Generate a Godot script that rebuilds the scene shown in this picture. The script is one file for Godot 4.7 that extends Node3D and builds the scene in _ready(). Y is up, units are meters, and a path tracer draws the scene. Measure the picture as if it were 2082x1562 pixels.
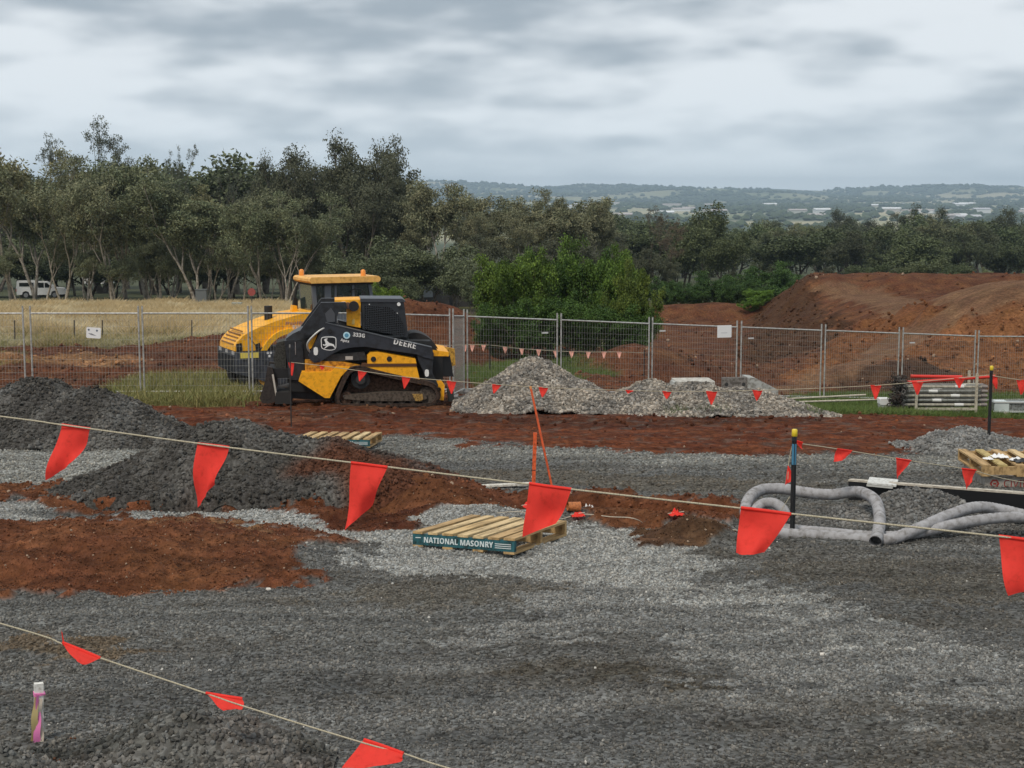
extends Node3D

var names := {}
var mats := {}
var nz := FastNoiseLite.new()
var nz2 := FastNoiseLite.new()
var rng := RandomNumberGenerator.new()
var patches := []
var stone_mesh: ArrayMesh
var clod_mesh: ArrayMesh

func _ready() -> void:
	camera_and_sky()
	nz.seed = 7; nz.noise_type = FastNoiseLite.TYPE_SIMPLEX_SMOOTH; nz.frequency = 1.0; nz.fractal_type = FastNoiseLite.FRACTAL_NONE
	nz2.seed = 21; nz2.noise_type = FastNoiseLite.TYPE_SIMPLEX_SMOOTH; nz2.frequency = 1.0; nz2.fractal_octaves = 4
	rng.seed = 4242
	stone_mesh = lump(3, 0.26)
	clod_mesh = lump(9, 0.34)
	setting()
	vegetation()
	machines()
	site_objects()

func camera_and_sky() -> void:
	var cam := Camera3D.new()
	cam.name = "camera"
	cam.position = Vector3(0, 2.12, 0)
	cam.rotation_degrees = Vector3(-6.956, 0, 0)
	cam.fov = 29.184
	cam.near = 0.1
	cam.far = 16000.0
	add_child(cam)
	cam.current = true
	var env := Environment.new()
	env.background_mode = Environment.BG_SKY
	var sky := Sky.new()
	var pano := PanoramaSkyMaterial.new()
	pano.panorama = ImageTexture.create_from_image(cloud_image())
	sky.sky_material = pano
	env.sky = sky
	env.background_energy_multiplier = 1.0
	env.tonemap_mode = Environment.TONE_MAPPER_LINEAR
	env.tonemap_exposure = 1.4
	env.ambient_light_source = Environment.AMBIENT_SOURCE_SKY
	env.sdfgi_enabled = true
	env.ssao_enabled = true
	env.ssil_enabled = true
	env.fog_enabled = true
	env.fog_density = 0.00013
	env.fog_light_color = Color(0.82, 0.92, 1.0)
	var we := WorldEnvironment.new()
	we.name = "environment"
	we.environment = env
	add_child(we)
	var sun := DirectionalLight3D.new()
	sun.name = "sun"
	sun.light_energy = 0.5
	sun.light_angular_distance = 14.0
	sun.light_color = Color(1.0, 0.96, 0.9)
	sun.shadow_enabled = true
	sun.rotation_degrees = Vector3(-54, -32, 0)
	add_child(sun)

# an even sheet of layered cloud; only the air and the cloud, the same all round
func cloud_at(v: Vector3, n: FastNoiseLite) -> Color:
	var up: float = maxf(v.y, 0.0)
	var a: float = n.get_noise_3d(v.x * 4.6 + 3.0, v.y * 19.0, v.z * 4.6 + 8.0)
	var b: float = n.get_noise_3d(v.x * 12.0, v.y * 52.0 + 5.0, v.z * 12.0)
	var c: float = n.get_noise_3d(v.x * 34.0 + 9.0, v.y * 110.0, v.z * 34.0)
	var t: float = clampf(0.50 + a * 1.0 + b * 0.75 + c * 0.24, 0.0, 1.0)
	t = t * t * (3.0 - 2.0 * t)
	var dark := Color(0.255, 0.300, 0.345)
	var light := Color(0.60, 0.635, 0.665)
	var col := dark.lerp(light, t)
	var low: float = exp(-up * 24.0)
	col = col.lerp(Color(0.92, 1.02, 1.08), low * 0.8)
	if v.y < 0.0:
		col = col.lerp(Color(0.16, 0.15, 0.14), clampf(-v.y * 12.0, 0.0, 1.0))
	return col

func cloud_image() -> Image:
	var n := FastNoiseLite.new()
	n.seed = 13
	n.noise_type = FastNoiseLite.TYPE_SIMPLEX_SMOOTH
	n.frequency = 0.55
	n.fractal_octaves = 4
	var small := Image.create(640, 320, false, Image.FORMAT_RGBF)
	for y in 320:
		var el: float = (0.5 - (y + 0.5) / 320.0) * PI
		for x in 640:
			var az: float = ((x + 0.5) / 640.0) * TAU
			small.set_pixel(x, y, cloud_at(Vector3(sin(az) * cos(el), sin(el), -cos(az) * cos(el)), n))
	small.resize(4096, 2048, Image.INTERPOLATE_CUBIC)
	for y in range(926, 1032):
		var el: float = (0.5 - (y + 0.5) / 2048.0) * PI
		for x in 4096:
			var az: float = ((x + 0.5) / 4096.0) * TAU
			small.set_pixel(x, y, cloud_at(Vector3(sin(az) * cos(el), sin(el), -cos(az) * cos(el)), n))
	return small

# ---------------------------------------------------------------- helpers
func numbered(called: String) -> String:
	var k: int = names.get(called, 0)
	names[called] = k + 1
	return called if k == 0 else "%s_%03d" % [called, k]

func tag(o: Node3D, label: String, category: String, group := "", kind := "") -> Node3D:
	if label: o.set_meta("label", label)
	if category: o.set_meta("category", category)
	if group: o.set_meta("group", group)
	if kind: o.set_meta("kind", kind)
	return o

func thing(called: String, label: String, category: String, at := Vector3.ZERO, turn := 0.0, group := "") -> Node3D:
	var o := Node3D.new()
	o.name = numbered(called)
	add_child(o)
	o.position = at
	o.rotation.y = turn
	tag(o, label, category, group)
	return o

func mb() -> SurfaceTool:
	var st := SurfaceTool.new()
	st.begin(Mesh.PRIMITIVE_TRIANGLES)
	st.set_smooth_group(-1)
	return st

func obj(called: String, st: SurfaceTool, m: Material, parent: Node3D = null) -> MeshInstance3D:
	st.generate_normals()
	return show_mesh(called, st.commit(), m, parent)

func show_mesh(called: String, mesh: Mesh, m: Material, parent: Node3D = null) -> MeshInstance3D:
	var o := MeshInstance3D.new()
	o.mesh = mesh
	if m: o.material_override = m
	if parent == null:
		o.name = numbered(called)
		add_child(o)
	else:
		o.name = called
		parent.add_child(o, true)
	return o

func copy_of(o: Node3D, label := "", group := "") -> Node3D:
	var c: Node3D = o.duplicate()
	var b: String = o.name
	var r := RegEx.create_from_string("_\\d{3}$")
	b = r.sub(b, "")
	c.name = numbered(b)
	add_child(c)
	if label: c.set_meta("label", label)
	if group: c.set_meta("group", group)
	return c

# colours are given as linear base colours
func mat(r: float, g: float, b: float, rough := 0.8, metal := 0.0, grain := 0.0, grain_size := 6.0) -> StandardMaterial3D:
	var key := "%s_%s_%s_%s_%s_%s_%s" % [r, g, b, rough, metal, grain, grain_size]
	if mats.has(key): return mats[key]
	var m := StandardMaterial3D.new()
	m.roughness = rough
	m.metallic = metal
	if grain > 0.0:
		m.albedo_texture = wear_texture(grain)
		m.uv1_triplanar = true
		m.uv1_world_triplanar = false
		m.uv1_scale = Vector3.ONE / grain_size
	m.albedo_color = Color(r, g, b).linear_to_srgb()
	mats[key] = m
	return m

func wear_texture(strength: float) -> Texture2D:
	var key := "wear%s" % strength
	if mats.has(key): return mats[key]
	var n := FastNoiseLite.new()
	n.seed = 5
	n.frequency = 0.012
	n.fractal_octaves = 6
	n.fractal_gain = 0.62
	var t := NoiseTexture2D.new()
	t.width = 512; t.height = 512
	t.seamless = true
	t.noise = n
	var g := Gradient.new()
	g.offsets = PackedFloat32Array([0.0, 0.35, 0.6, 1.0])
	var lo: float = 1.0 - strength
	g.colors = PackedColorArray([Color(lo * 0.9, lo * 0.86, lo * 0.8), Color(1.0 - strength * 0.45, 1.0 - strength * 0.48, 1.0 - strength * 0.52), Color(1, 1, 1), Color(1, 1, 1)])
	t.color_ramp = g
	mats[key] = t
	return t

func tri(st: SurfaceTool, a: Vector3, b: Vector3, c: Vector3) -> void:
	st.add_vertex(a); st.add_vertex(b); st.add_vertex(c)

func quad(st: SurfaceTool, a: Vector3, b: Vector3, c: Vector3, d: Vector3) -> void:
	tri(st, a, b, c); tri(st, a, c, d)

func box(st: SurfaceTool, c: Vector3, s: Vector3, basis := Basis.IDENTITY) -> void:
	var h := s * 0.5
	var p := []
	for k in 8:
		p.append(c + basis * Vector3(h.x * (1 if k & 1 else -1), h.y * (1 if k & 2 else -1), h.z * (1 if k & 4 else -1)))
	for f in [[4, 6, 7, 5], [1, 3, 2, 0], [5, 7, 3, 1], [0, 2, 6, 4], [6, 2, 3, 7], [0, 4, 5, 1]]:
		quad(st, p[f[0]], p[f[1]], p[f[2]], p[f[3]])

# a box whose long edges are chamfered
func soft_box(st: SurfaceTool, c: Vector3, s: Vector3, b: float) -> void:
	var h := s * 0.5
	prism(st, PackedVector2Array([Vector2(c.x - h.x + b, c.y - h.y), Vector2(c.x + h.x - b, c.y - h.y), Vector2(c.x + h.x, c.y - h.y + b), Vector2(c.x + h.x, c.y + h.y - b), Vector2(c.x + h.x - b, c.y + h.y), Vector2(c.x - h.x + b, c.y + h.y), Vector2(c.x - h.x, c.y + h.y - b), Vector2(c.x - h.x, c.y - h.y + b)]), c.z - h.z, c.z + h.z)

func bar(st: SurfaceTool, a: Vector3, b: Vector3, w: float, t: float, up := Vector3.UP) -> void:
	var z := (b - a).normalized()
	if absf(z.dot(up)) > 0.99: up = Vector3.RIGHT
	var x := up.cross(z).normalized()
	var y := z.cross(x)
	box(st, (a + b) * 0.5, Vector3(w, t, a.distance_to(b)), Basis(x, y, z))

# outline in x and y, pushed from z0 to z1
func prism(st: SurfaceTool, poly: PackedVector2Array, z0: float, z1: float) -> void:
	var p := poly.duplicate()
	if Geometry2D.is_polygon_clockwise(p): p.reverse()
	var idx := Geometry2D.triangulate_polygon(p)
	for k in range(0, idx.size(), 3):
		var a := p[idx[k]]; var b := p[idx[k + 1]]; var c := p[idx[k + 2]]
		if (b - a).cross(c - a) > 0.0:
			var s := b; b = c; c = s
		tri(st, Vector3(a.x, a.y, z1), Vector3(b.x, b.y, z1), Vector3(c.x, c.y, z1))
		tri(st, Vector3(a.x, a.y, z0), Vector3(c.x, c.y, z0), Vector3(b.x, b.y, z0))
	for k in p.size():
		var a := p[k]; var b := p[(k + 1) % p.size()]
		quad(st, Vector3(a.x, a.y, z1), Vector3(a.x, a.y, z0), Vector3(b.x, b.y, z0), Vector3(b.x, b.y, z1))

func tube(st: SurfaceTool, pts: Array, radii: Array, sides := 8, capped := true, ridge := 0.0) -> void:
	st.set_smooth_group(1)
	var n := pts.size()
	var rings := []
	var up := Vector3(0.13, 0.97, 0.21).normalized()
	for k in n:
		var dir: Vector3 = (pts[mini(k + 1, n - 1)] - pts[maxi(k - 1, 0)]).normalized()
		var x := up.cross(dir)
		if x.length() < 0.05: x = Vector3.RIGHT.cross(dir)
		x = x.normalized()
		var y := dir.cross(x).normalized()
		up = y
		var r: float = radii[mini(k, radii.size() - 1)]
		if ridge > 0.0 and k % 2 == 1: r *= 1.0 - ridge
		var ring := []
		for s in sides:
			var a: float = TAU * s / sides
			ring.append(pts[k] + (x * cos(a) + y * sin(a)) * r)
		rings.append(ring)
	for k in n - 1:
		for s in sides:
			var t := (s + 1) % sides
			quad(st, rings[k][s], rings[k][t], rings[k + 1][t], rings[k + 1][s])
	if capped:
		st.set_smooth_group(-1)
		for s in range(1, sides - 1):
			tri(st, rings[0][0], rings[0][s + 1], rings[0][s])
			tri(st, rings[n - 1][0], rings[n - 1][s], rings[n - 1][s + 1])
	st.set_smooth_group(-1)

func rod(st: SurfaceTool, a: Vector3, b: Vector3, r: float, sides := 8) -> void:
	tube(st, [a, b], [r, r], sides)

func disc_prism(st: SurfaceTool, c: Vector2, r: float, z0: float, z1: float, sides := 20) -> void:
	st.set_smooth_group(1)
	for k in sides:
		var a: float = TAU * k / sides
		var b: float = TAU * (k + 1) / sides
		var p := Vector3(c.x + cos(a) * r, c.y + sin(a) * r, z0)
		var q := Vector3(c.x + cos(b) * r, c.y + sin(b) * r, z0)
		var zz := Vector3(0, 0, z1 - z0)
		quad(st, p, q, q + zz, p + zz)
	st.set_smooth_group(-1)
	for k in sides:
		var a: float = TAU * k / sides
		var b: float = TAU * (k + 1) / sides
		tri(st, Vector3(c.x, c.y, z1), Vector3(c.x + cos(b) * r, c.y + sin(b) * r, z1), Vector3(c.x + cos(a) * r, c.y + sin(a) * r, z1))
		tri(st, Vector3(c.x, c.y, z0), Vector3(c.x + cos(a) * r, c.y + sin(a) * r, z0), Vector3(c.x + cos(b) * r, c.y + sin(b) * r, z0))

# a ring between two outlines with the same number of points
func loop_prism(st: SurfaceTool, outer: PackedVector2Array, inner: PackedVector2Array, z0: float, z1: float) -> void:
	var n := outer.size()
	for k in n:
		var j := (k + 1) % n
		var a := outer[k]; var b := outer[j]; var c := inner[j]; var d := inner[k]
		quad(st, Vector3(a.x, a.y, z1), Vector3(b.x, b.y, z1), Vector3(c.x, c.y, z1), Vector3(d.x, d.y, z1))
		quad(st, Vector3(a.x, a.y, z0), Vector3(d.x, d.y, z0), Vector3(c.x, c.y, z0), Vector3(b.x, b.y, z0))
		quad(st, Vector3(a.x, a.y, z0), Vector3(b.x, b.y, z0), Vector3(b.x, b.y, z1), Vector3(a.x, a.y, z1))
		quad(st, Vector3(d.x, d.y, z0), Vector3(d.x, d.y, z1), Vector3(c.x, c.y, z1), Vector3(c.x, c.y, z0))

func smooth_path(pts: Array, per := 6) -> Array:
	var out := []
	var n := pts.size()
	for k in n - 1:
		var a: Vector3 = pts[maxi(k - 1, 0)]; var b: Vector3 = pts[k]; var c: Vector3 = pts[k + 1]; var d: Vector3 = pts[mini(k + 2, n - 1)]
		for s in per:
			out.append(b.cubic_interpolate(c, a, d, float(s) / per))
	out.append(pts[n - 1])
	return out

func lump(s: int, rough: float) -> ArrayMesh:
	var r := RandomNumberGenerator.new()
	r.seed = s
	var t := (1.0 + sqrt(5.0)) / 2.0
	var v := []
	for p in [[-1, t, 0], [1, t, 0], [-1, -t, 0], [1, -t, 0], [0, -1, t], [0, 1, t], [0, -1, -t], [0, 1, -t], [t, 0, -1], [t, 0, 1], [-t, 0, -1], [-t, 0, 1]]:
		var q := Vector3(p[0], p[1], p[2]).normalized()
		v.append(q * (0.5 + r.randf_range(-rough, rough) * 0.5))
	var st := mb()
	for f in [[0, 11, 5], [0, 5, 1], [0, 1, 7], [0, 7, 10], [0, 10, 11], [1, 5, 9], [5, 11, 4], [11, 10, 2], [10, 7, 6], [7, 1, 8], [3, 9, 4], [3, 4, 2], [3, 2, 6], [3, 6, 8], [3, 8, 9], [4, 9, 5], [2, 4, 11], [6, 2, 10], [8, 6, 7], [9, 8, 1]]:
		tri(st, v[f[0]], v[f[2]], v[f[1]])
	st.generate_normals()
	return st.commit()

func scatter(called: String, mesh: Mesh, m: Material, buf: PackedFloat32Array, parent: Node3D = null) -> MultiMeshInstance3D:
	var mm := MultiMesh.new()
	mm.transform_format = MultiMesh.TRANSFORM_3D
	mm.use_colors = true
	mm.mesh = mesh
	mm.instance_count = buf.size() / 16
	mm.buffer = buf
	var o := MultiMeshInstance3D.new()
	o.multimesh = mm
	o.material_override = m
	o.set_meta("kind", "stuff")
	if parent == null:
		o.name = numbered(called)
		add_child(o)
	else:
		o.name = called
		parent.add_child(o, true)
	return o

func put(buf: PackedFloat32Array, at: int, b: Basis, p: Vector3, c: Color) -> void:
	buf[at] = b.x.x; buf[at + 1] = b.y.x; buf[at + 2] = b.z.x; buf[at + 3] = p.x
	buf[at + 4] = b.x.y; buf[at + 5] = b.y.y; buf[at + 6] = b.z.y; buf[at + 7] = p.y
	buf[at + 8] = b.x.z; buf[at + 9] = b.y.z; buf[at + 10] = b.z.z; buf[at + 11] = p.z
	buf[at + 12] = c.r; buf[at + 13] = c.g; buf[at + 14] = c.b; buf[at + 15] = 1.0

func spin(r: RandomNumberGenerator, s: Vector3) -> Basis:
	return Basis.from_euler(Vector3(r.randf() * TAU, r.randf() * TAU, r.randf() * TAU)) * Basis.from_scale(s)

func painted() -> StandardMaterial3D:
	if mats.has("painted"): return mats["painted"]
	var m := StandardMaterial3D.new()
	m.vertex_color_use_as_albedo = true
	m.roughness = 0.95
	m.metallic_specular = 0.3
	mats["painted"] = m
	return m

# ---------------------------------------------------------------- the lie of the land: x to the right, d away from the camera (-z)
const PROFILE := [[36.0, -2.448], [200.0, -9.83], [600.0, -24.0], [1500.0, -31.0], [3000.0, -23.0], [4500.0, -10.0], [6000.0, 6.0], [7500.0, 40.0], [9000.0, 92.0], [11000.0, 120.0]]
# banks of loose soil behind the site fence: x, d, half width, half depth, height
const BANKS := [[-4.2, 56.5, 5.2, 4.0, 1.85], [-9.6, 55.5, 5.0, 3.2, 0.55], [4.3, 47.5, 3.4, 2.2, 0.85], [11.8, 46.5, 3.4, 2.4, 0.85], [13.0, 97.0, 9.0, 4.0, 0.95], [20.5, 60.0, 6.5, 8.0, 1.3]]

func base_height(x: float, d: float) -> float:
	var y: float = -0.068 * d
	if d > 36.0:
		for k in PROFILE.size() - 1:
			if d <= PROFILE[k + 1][0]:
				y = lerpf(PROFILE[k][1], PROFILE[k + 1][1], (d - PROFILE[k][0]) / (PROFILE[k + 1][0] - PROFILE[k][0]))
				break
	if d > 24.0 and d < 110.0:
		y -= 0.05 * maxf(0.0, minf(x, 14.0) + 3.0) * smoothstep(24.0, 38.0, d) * (1.0 - smoothstep(60.0, 110.0, d))
	return y

func height(x: float, d: float) -> float:
	var y := base_height(x, d)
	if d < 20.0:
		# the open trench, its far wall and its lip of spilt gravel
		var tc: float = 15.05 + 0.12 * nz.get_noise_2d(x * 0.9, 3.0)
		if x > -0.4: tc = 15.35 - 0.22 * x + 0.1 * nz.get_noise_2d(x * 1.1, 9.0)
		var along: float = smoothstep(-5.0, -4.2, x) * (1.0 - smoothstep(-1.7, -1.1, x)) + smoothstep(-0.1, 0.5, x) * (1.0 - smoothstep(2.0, 2.5, x))
		if along > 0.0:
			var w: float = absf(d - tc)
			y -= 0.36 * along * (1.0 - smoothstep(0.46, 0.58, w))
			y += 0.07 * along * smoothstep(0.55, 0.75, w) * (1.0 - smoothstep(0.8, 1.25, w)) * (1.0 if d < tc else 0.3)
		# the low hump of red soil in the foreground, and two heaps of spoil
		y += 0.16 * hump(x, d, -3.6, 12.6, 2.6, 1.7)
		y += 0.16 * hump(x, d, 1.62, 13.15, 0.55, 0.5)
		y += 0.22 * hump(x, d, -1.0, 15.9, 0.9, 0.7)
		y += 0.10 * hump(x, d, -4.9, 14.0, 0.7, 0.7)
		y += 0.12 * hump(x, d, -0.4, 14.6, 0.7, 0.5)
	elif d < 110.0:
		for b in BANKS:
			if absf(x - b[0]) < b[2] and absf(d - b[1]) < b[3]:
				y += b[4] * hump(x, d, b[0], b[1], b[2], b[3])
		# the raised platform of fill on the right and the haul road that climbs on to it
		if d > 44.0:
			var t: float = ((x - 13.3) + (85.0 - d) * 0.17) / (4.5 + maxf(0.0, 85.0 - d) * 0.3)
			if t > 0.0:
				var p: float = smoothstep(0.0, 1.0, t) * smoothstep(44.0, 58.0, d) * (1.0 - smoothstep(91.0, 103.0, d))
				y += 2.1 * p + 0.95 * p * smoothstep(81.0, 87.0, d + 0.8 * nz.get_noise_2d(x * 0.3, 1.0)) * (1.0 + 0.12 * nz.get_noise_2d(x * 0.35, 5.0))
	return y

func hump(x: float, d: float, cx: float, cd: float, rx: float, rd: float) -> float:
	var u: float = (x - cx) / rx
	var v: float = (d - cd) / rd
	var q: float = 1.0 - u * u - v * v
	return q * sqrt(q) if q > 0.0 else 0.0

func relief(x: float, d: float, soil: float) -> float:
	var far: float = clampf(d / 30.0, 0.6, 4.0)
	var r: float = nz.get_noise_2d(x * 0.55, d * 0.55) * 0.035 + nz.get_noise_2d(x * 2.1 + 9.0, d * 1.6) * 0.015
	r += nz.get_noise_2d(x * 0.3, d * 2.6 + 50.0) * 0.016
	if soil > 0.0:
		if d < 34.0 and d > 20.0: r += 0.035 * nz.get_noise_2d(x * 0.15, d * 2.2 + 11.0)
		if d > 42.0: r += soil * (0.16 * nz.get_noise_2d(x * 0.45, d * 0.45 + 33.0) + 0.10 * nz.get_noise_2d(x * 1.1, d * 1.1 + 13.0))
		r += soil * (nz.get_noise_2d(x * 1.3, d * 1.3 + 7.0) * 0.05 + absf(nz.get_noise_2d(x * 4.5, d * 4.5)) * 0.055 + nz.get_noise_2d(x * 9.0, d * 9.0) * 0.02) * clampf(far, 0.8, 2.2)
	return r

# ---------------------------------------------------------------- what the ground is made of; class 0 gravel, 1 bare soil, 2 grass
func make_patches() -> void:
	var light := Color(0.232, 0.238, 0.238)
	var mid := Color(0.145, 0.147, 0.143)
	var red := Color(0.122, 0.038, 0.0165)
	var redb := Color(0.128, 0.050, 0.024)
	var dkred := Color(0.080, 0.028, 0.014)
	# the red haul road in front of the fence
	patch(1, red, PackedVector2Array([Vector2(-10.373, 19.92), Vector2(-8.628, 20.582), Vector2(-7.358, 20.93), Vector2(-5.111, 21.289), Vector2(-4.047, 23.028), Vector2(-3.221, 23.823), Vector2(-2.24, 23.641), Vector2(-1.379, 23.914), Vector2(-0.607, 22.204), Vector2(0.428, 21.511), Vector2(1.843, 21.072), Vector2(2.862, 20.72), Vector2(3.886, 20.582), Vector2(5.365, 20.93), Vector2(6.917, 21.363), Vector2(10.382, 21.072), Vector2(18.151, 36.935), Vector2(12.865, 36.694), Vector2(10.502, 34.306), Vector2(6.348, 30.458), Vector2(-1.194, 29.308), Vector2(-5.572, 30.613), Vector2(-6.943, 31.225), Vector2(-8.155, 31.863), Vector2(-11.749, 33.574), Vector2(-18.167, 35.08)]), 0.5, 0.3)
	patch(1, dkred, PackedVector2Array([Vector2(-4.813, 29.738), Vector2(-1.361, 28.67), Vector2(1.973, 28.034), Vector2(5.962, 28.6), Vector2(5.953, 26.816), Vector2(1.762, 25.013), Vector2(-0.361, 26.114), Vector2(-4.067, 27.387)]), 0.5, 0.6)
	patch(1, Color(0.15, 0.062, 0.034), PackedVector2Array([Vector2(-5.934, 28.385), Vector2(-3.698, 27.387), Vector2(-3.515, 26.015), Vector2(-5.492, 26.684)]), 0.4, 0.6)
	# washed gravel in bands beside the road
	patch(0, mid, PackedVector2Array([Vector2(-2.678, 22.609), Vector2(-2.207, 23.287), Vector2(-1.363, 23.641), Vector2(-0.601, 21.968), Vector2(0.426, 21.363), Vector2(1.831, 20.93), Vector2(3.848, 20.379), Vector2(5.294, 20.651), Vector2(8.84, 20.789), Vector2(7.715, 18.111), Vector2(4.158, 18.658), Vector2(2.335, 19.239), Vector2(0.396, 19.856), Vector2(-0.94, 19.729), Vector2(-1.91, 20.114)]), 0.35)
	patch(0, Color(0.180, 0.182, 0.176), PackedVector2Array([Vector2(-1.411, 23.114), Vector2(-0.677, 22.046), Vector2(0.426, 21.363), Vector2(2.17, 20.789), Vector2(3.824, 20.246), Vector2(5.398, 20.514), Vector2(8.612, 20.246), Vector2(8.139, 19.12), Vector2(4.299, 19.299), Vector2(1.743, 19.92), Vector2(0.062, 20.514), Vector2(-1.157, 21.289)]), 0.3)
	patch(0, Color(0.215, 0.218, 0.21), PackedVector2Array([Vector2(-9.739, 21.511), Vector2(-7.508, 21.363), Vector2(-6.236, 21.968), Vector2(-5.309, 22.445), Vector2(-4.943, 18.714), Vector2(-5.059, 17.154), Vector2(-5.539, 17.201), Vector2(-7.811, 17.201)]), 0.3)
	patch(0, Color(0.10, 0.092, 0.08), PackedVector2Array([Vector2(-1.763, 18.546), Vector2(-0.262, 18.886), Vector2(1.606, 18.326), Vector2(2.861, 17.644), Vector2(3.838, 17.201), Vector2(3.716, 16.644), Vector2(2.561, 16.466), Vector2(0.911, 16.918), Vector2(-0.241, 17.396), Vector2(-1.26, 17.644)]), 0.3)
	# turned soil along the trench
	patch(1, redb, PackedVector2Array([Vector2(-7.854, 17.298), Vector2(-5.539, 17.201), Vector2(-4.887, 16.466), Vector2(-3.826, 15.871), Vector2(-3.206, 15.472), Vector2(-2.125, 15.629), Vector2(-1.33, 15.629), Vector2(-1.209, 16.918), Vector2(-0.826, 17.298), Vector2(-0.23, 16.554), Vector2(0.273, 16.466), Vector2(1.415, 16.121), Vector2(2.516, 15.166), Vector2(2.263, 14.054), Vector2(1.706, 13.989), Vector2(1.173, 13.863), Vector2(0.695, 14.729), Vector2(-0.108, 15.091), Vector2(-0.409, 14.872), Vector2(-0.809, 14.8), Vector2(-0.943, 13.8), Vector2(-1.182, 13.319), Vector2(-1.551, 13.377), Vector2(-1.966, 13.738), Vector2(-2.286, 13.989), Vector2(-2.812, 14.25), Vector2(-3.047, 14.451), Vector2(-3.473, 14.383), Vector2(-3.889, 14.118), Vector2(-4.321, 14.118), Vector2(-4.497, 14.872), Vector2(-5.63, 15.953), Vector2(-7.252, 15.953)]), 0.3)
	patch(1, dkred, PackedVector2Array([Vector2(-1.721, 14.872), Vector2(-1.246, 15.241), Vector2(-0.991, 14.52), Vector2(-0.983, 13.707), Vector2(-1.227, 13.319), Vector2(-1.597, 13.377), Vector2(-1.881, 13.8)]), 0.3)
	patch(0, light, PackedVector2Array([Vector2(-7.143, 15.709), Vector2(-5.545, 15.709), Vector2(-4.617, 15.017), Vector2(-4.342, 14.316), Vector2(-4.657, 14.118), Vector2(-4.563, 13.204), Vector2(-5.946, 13.035)]), 0.25)
	# the red hump in the foreground
	patch(1, redb, PackedVector2Array([Vector2(-5.946, 13.035), Vector2(-4.605, 13.261), Vector2(-4.594, 13.926), Vector2(-4.092, 13.989), Vector2(-3.41, 14.118), Vector2(-2.847, 14.184), Vector2(-2.256, 13.8), Vector2(-1.824, 13.377), Vector2(-1.493, 12.87), Vector2(-1.68, 12.299), Vector2(-1.756, 11.73), Vector2(-1.606, 10.967), Vector2(-2.252, 10.791), Vector2(-2.781, 10.696), Vector2(-3.765, 10.584), Vector2(-4.85, 10.584)]), 0.3)
	patch(1, Color(0.20, 0.105, 0.052), PackedVector2Array([Vector2(-3.46, 13.738), Vector2(-2.912, 13.8), Vector2(-2.299, 13.496), Vector2(-2.467, 12.925), Vector2(-3.007, 12.98), Vector2(-3.387, 13.261)]), 0.4)
	patch(1, Color(0.135, 0.052, 0.024), PackedVector2Array([Vector2(-5.168, 11.294), Vector2(-3.613, 11.252), Vector2(-2.367, 11.169), Vector2(-1.693, 11.252), Vector2(-1.651, 10.967), Vector2(-2.717, 10.734), Vector2(-4.883, 10.658)]), 0.3)
	patch(0, light, PackedVector2Array([Vector2(-3.905, 14.086), Vector2(-3.505, 14.52), Vector2(-3.119, 14.8), Vector2(-2.447, 14.383), Vector2(-1.783, 13.769), Vector2(-1.233, 13.377), Vector2(-1.525, 13.147), Vector2(-2.037, 13.586), Vector2(-2.554, 13.894), Vector2(-3.005, 14.25), Vector2(-3.425, 14.184)]), 0.08)
	# crushed rock round the near pallet and out to the right
	patch(0, light, PackedVector2Array([Vector2(-3.92, 14.054), Vector2(-3.481, 14.417), Vector2(-3.076, 14.589), Vector2(-2.296, 14.054), Vector2(-1.802, 13.555), Vector2(-1.267, 13.261), Vector2(-0.888, 13.677), Vector2(-0.78, 14.729), Vector2(-0.208, 14.944), Vector2(0.043, 14.184), Vector2(0.763, 14.118), Vector2(1.168, 13.8), Vector2(1.654, 13.555), Vector2(2.16, 13.261), Vector2(1.691, 12.45), Vector2(1.463, 11.961), Vector2(1.661, 11.088), Vector2(2.098, 10.243), Vector2(2.559, 9.224), Vector2(3.033, 8.327), Vector2(2.843, 8.19), Vector2(2.265, 8.69), Vector2(1.692, 9.516), Vector2(1.136, 10.42), Vector2(0.6, 11.047), Vector2(-0.004, 11.508), Vector2(-0.547, 11.379), Vector2(-0.964, 11.73), Vector2(-1.35, 12.349), Vector2(-1.544, 12.925), Vector2(-2.015, 13.436), Vector2(-3.005, 14.25), Vector2(-3.425, 14.184)]), 0.35)
	patch(0, Color(0.160, 0.164, 0.165), PackedVector2Array([Vector2(0.526, 11.088), Vector2(1.635, 10.42), Vector2(2.401, 9.224), Vector2(2.992, 8.212), Vector2(2.671, 7.305), Vector2(1.79, 7.887), Vector2(1.072, 8.69), Vector2(0.34, 9.085), Vector2(-0.134, 9.516), Vector2(0.032, 10.331)]), 0.6)
	patch(0, Color(0.116, 0.118, 0.117), PackedVector2Array([Vector2(-4.347, 10.243), Vector2(-2.639, 10.42), Vector2(-0.844, 10.243), Vector2(-0.138, 9.826), Vector2(-0.421, 8.69), Vector2(-1.686, 9.085), Vector2(-2.976, 9.224), Vector2(-3.985, 9.368)]), 0.5)
	patch(0, Color(0.118, 0.120, 0.120), PackedVector2Array([Vector2(-1.794, 7.305), Vector2(-1.168, 7.683), Vector2(-0.383, 7.887), Vector2(0.686, 7.683), Vector2(1.131, 7.129), Vector2(0.584, 6.5), Vector2(-0.299, 6.094), Vector2(-1.17, 6.224), Vector2(-1.707, 6.647)]), 0.5)
	patch(0, Color(0.070, 0.064, 0.054), PackedVector2Array([Vector2(-0.091, 8.505), Vector2(0.462, 8.445), Vector2(1.425, 7.971), Vector2(1.349, 7.845), Vector2(0.392, 8.19), Vector2(-0.117, 8.304)]), 0.25)
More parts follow.
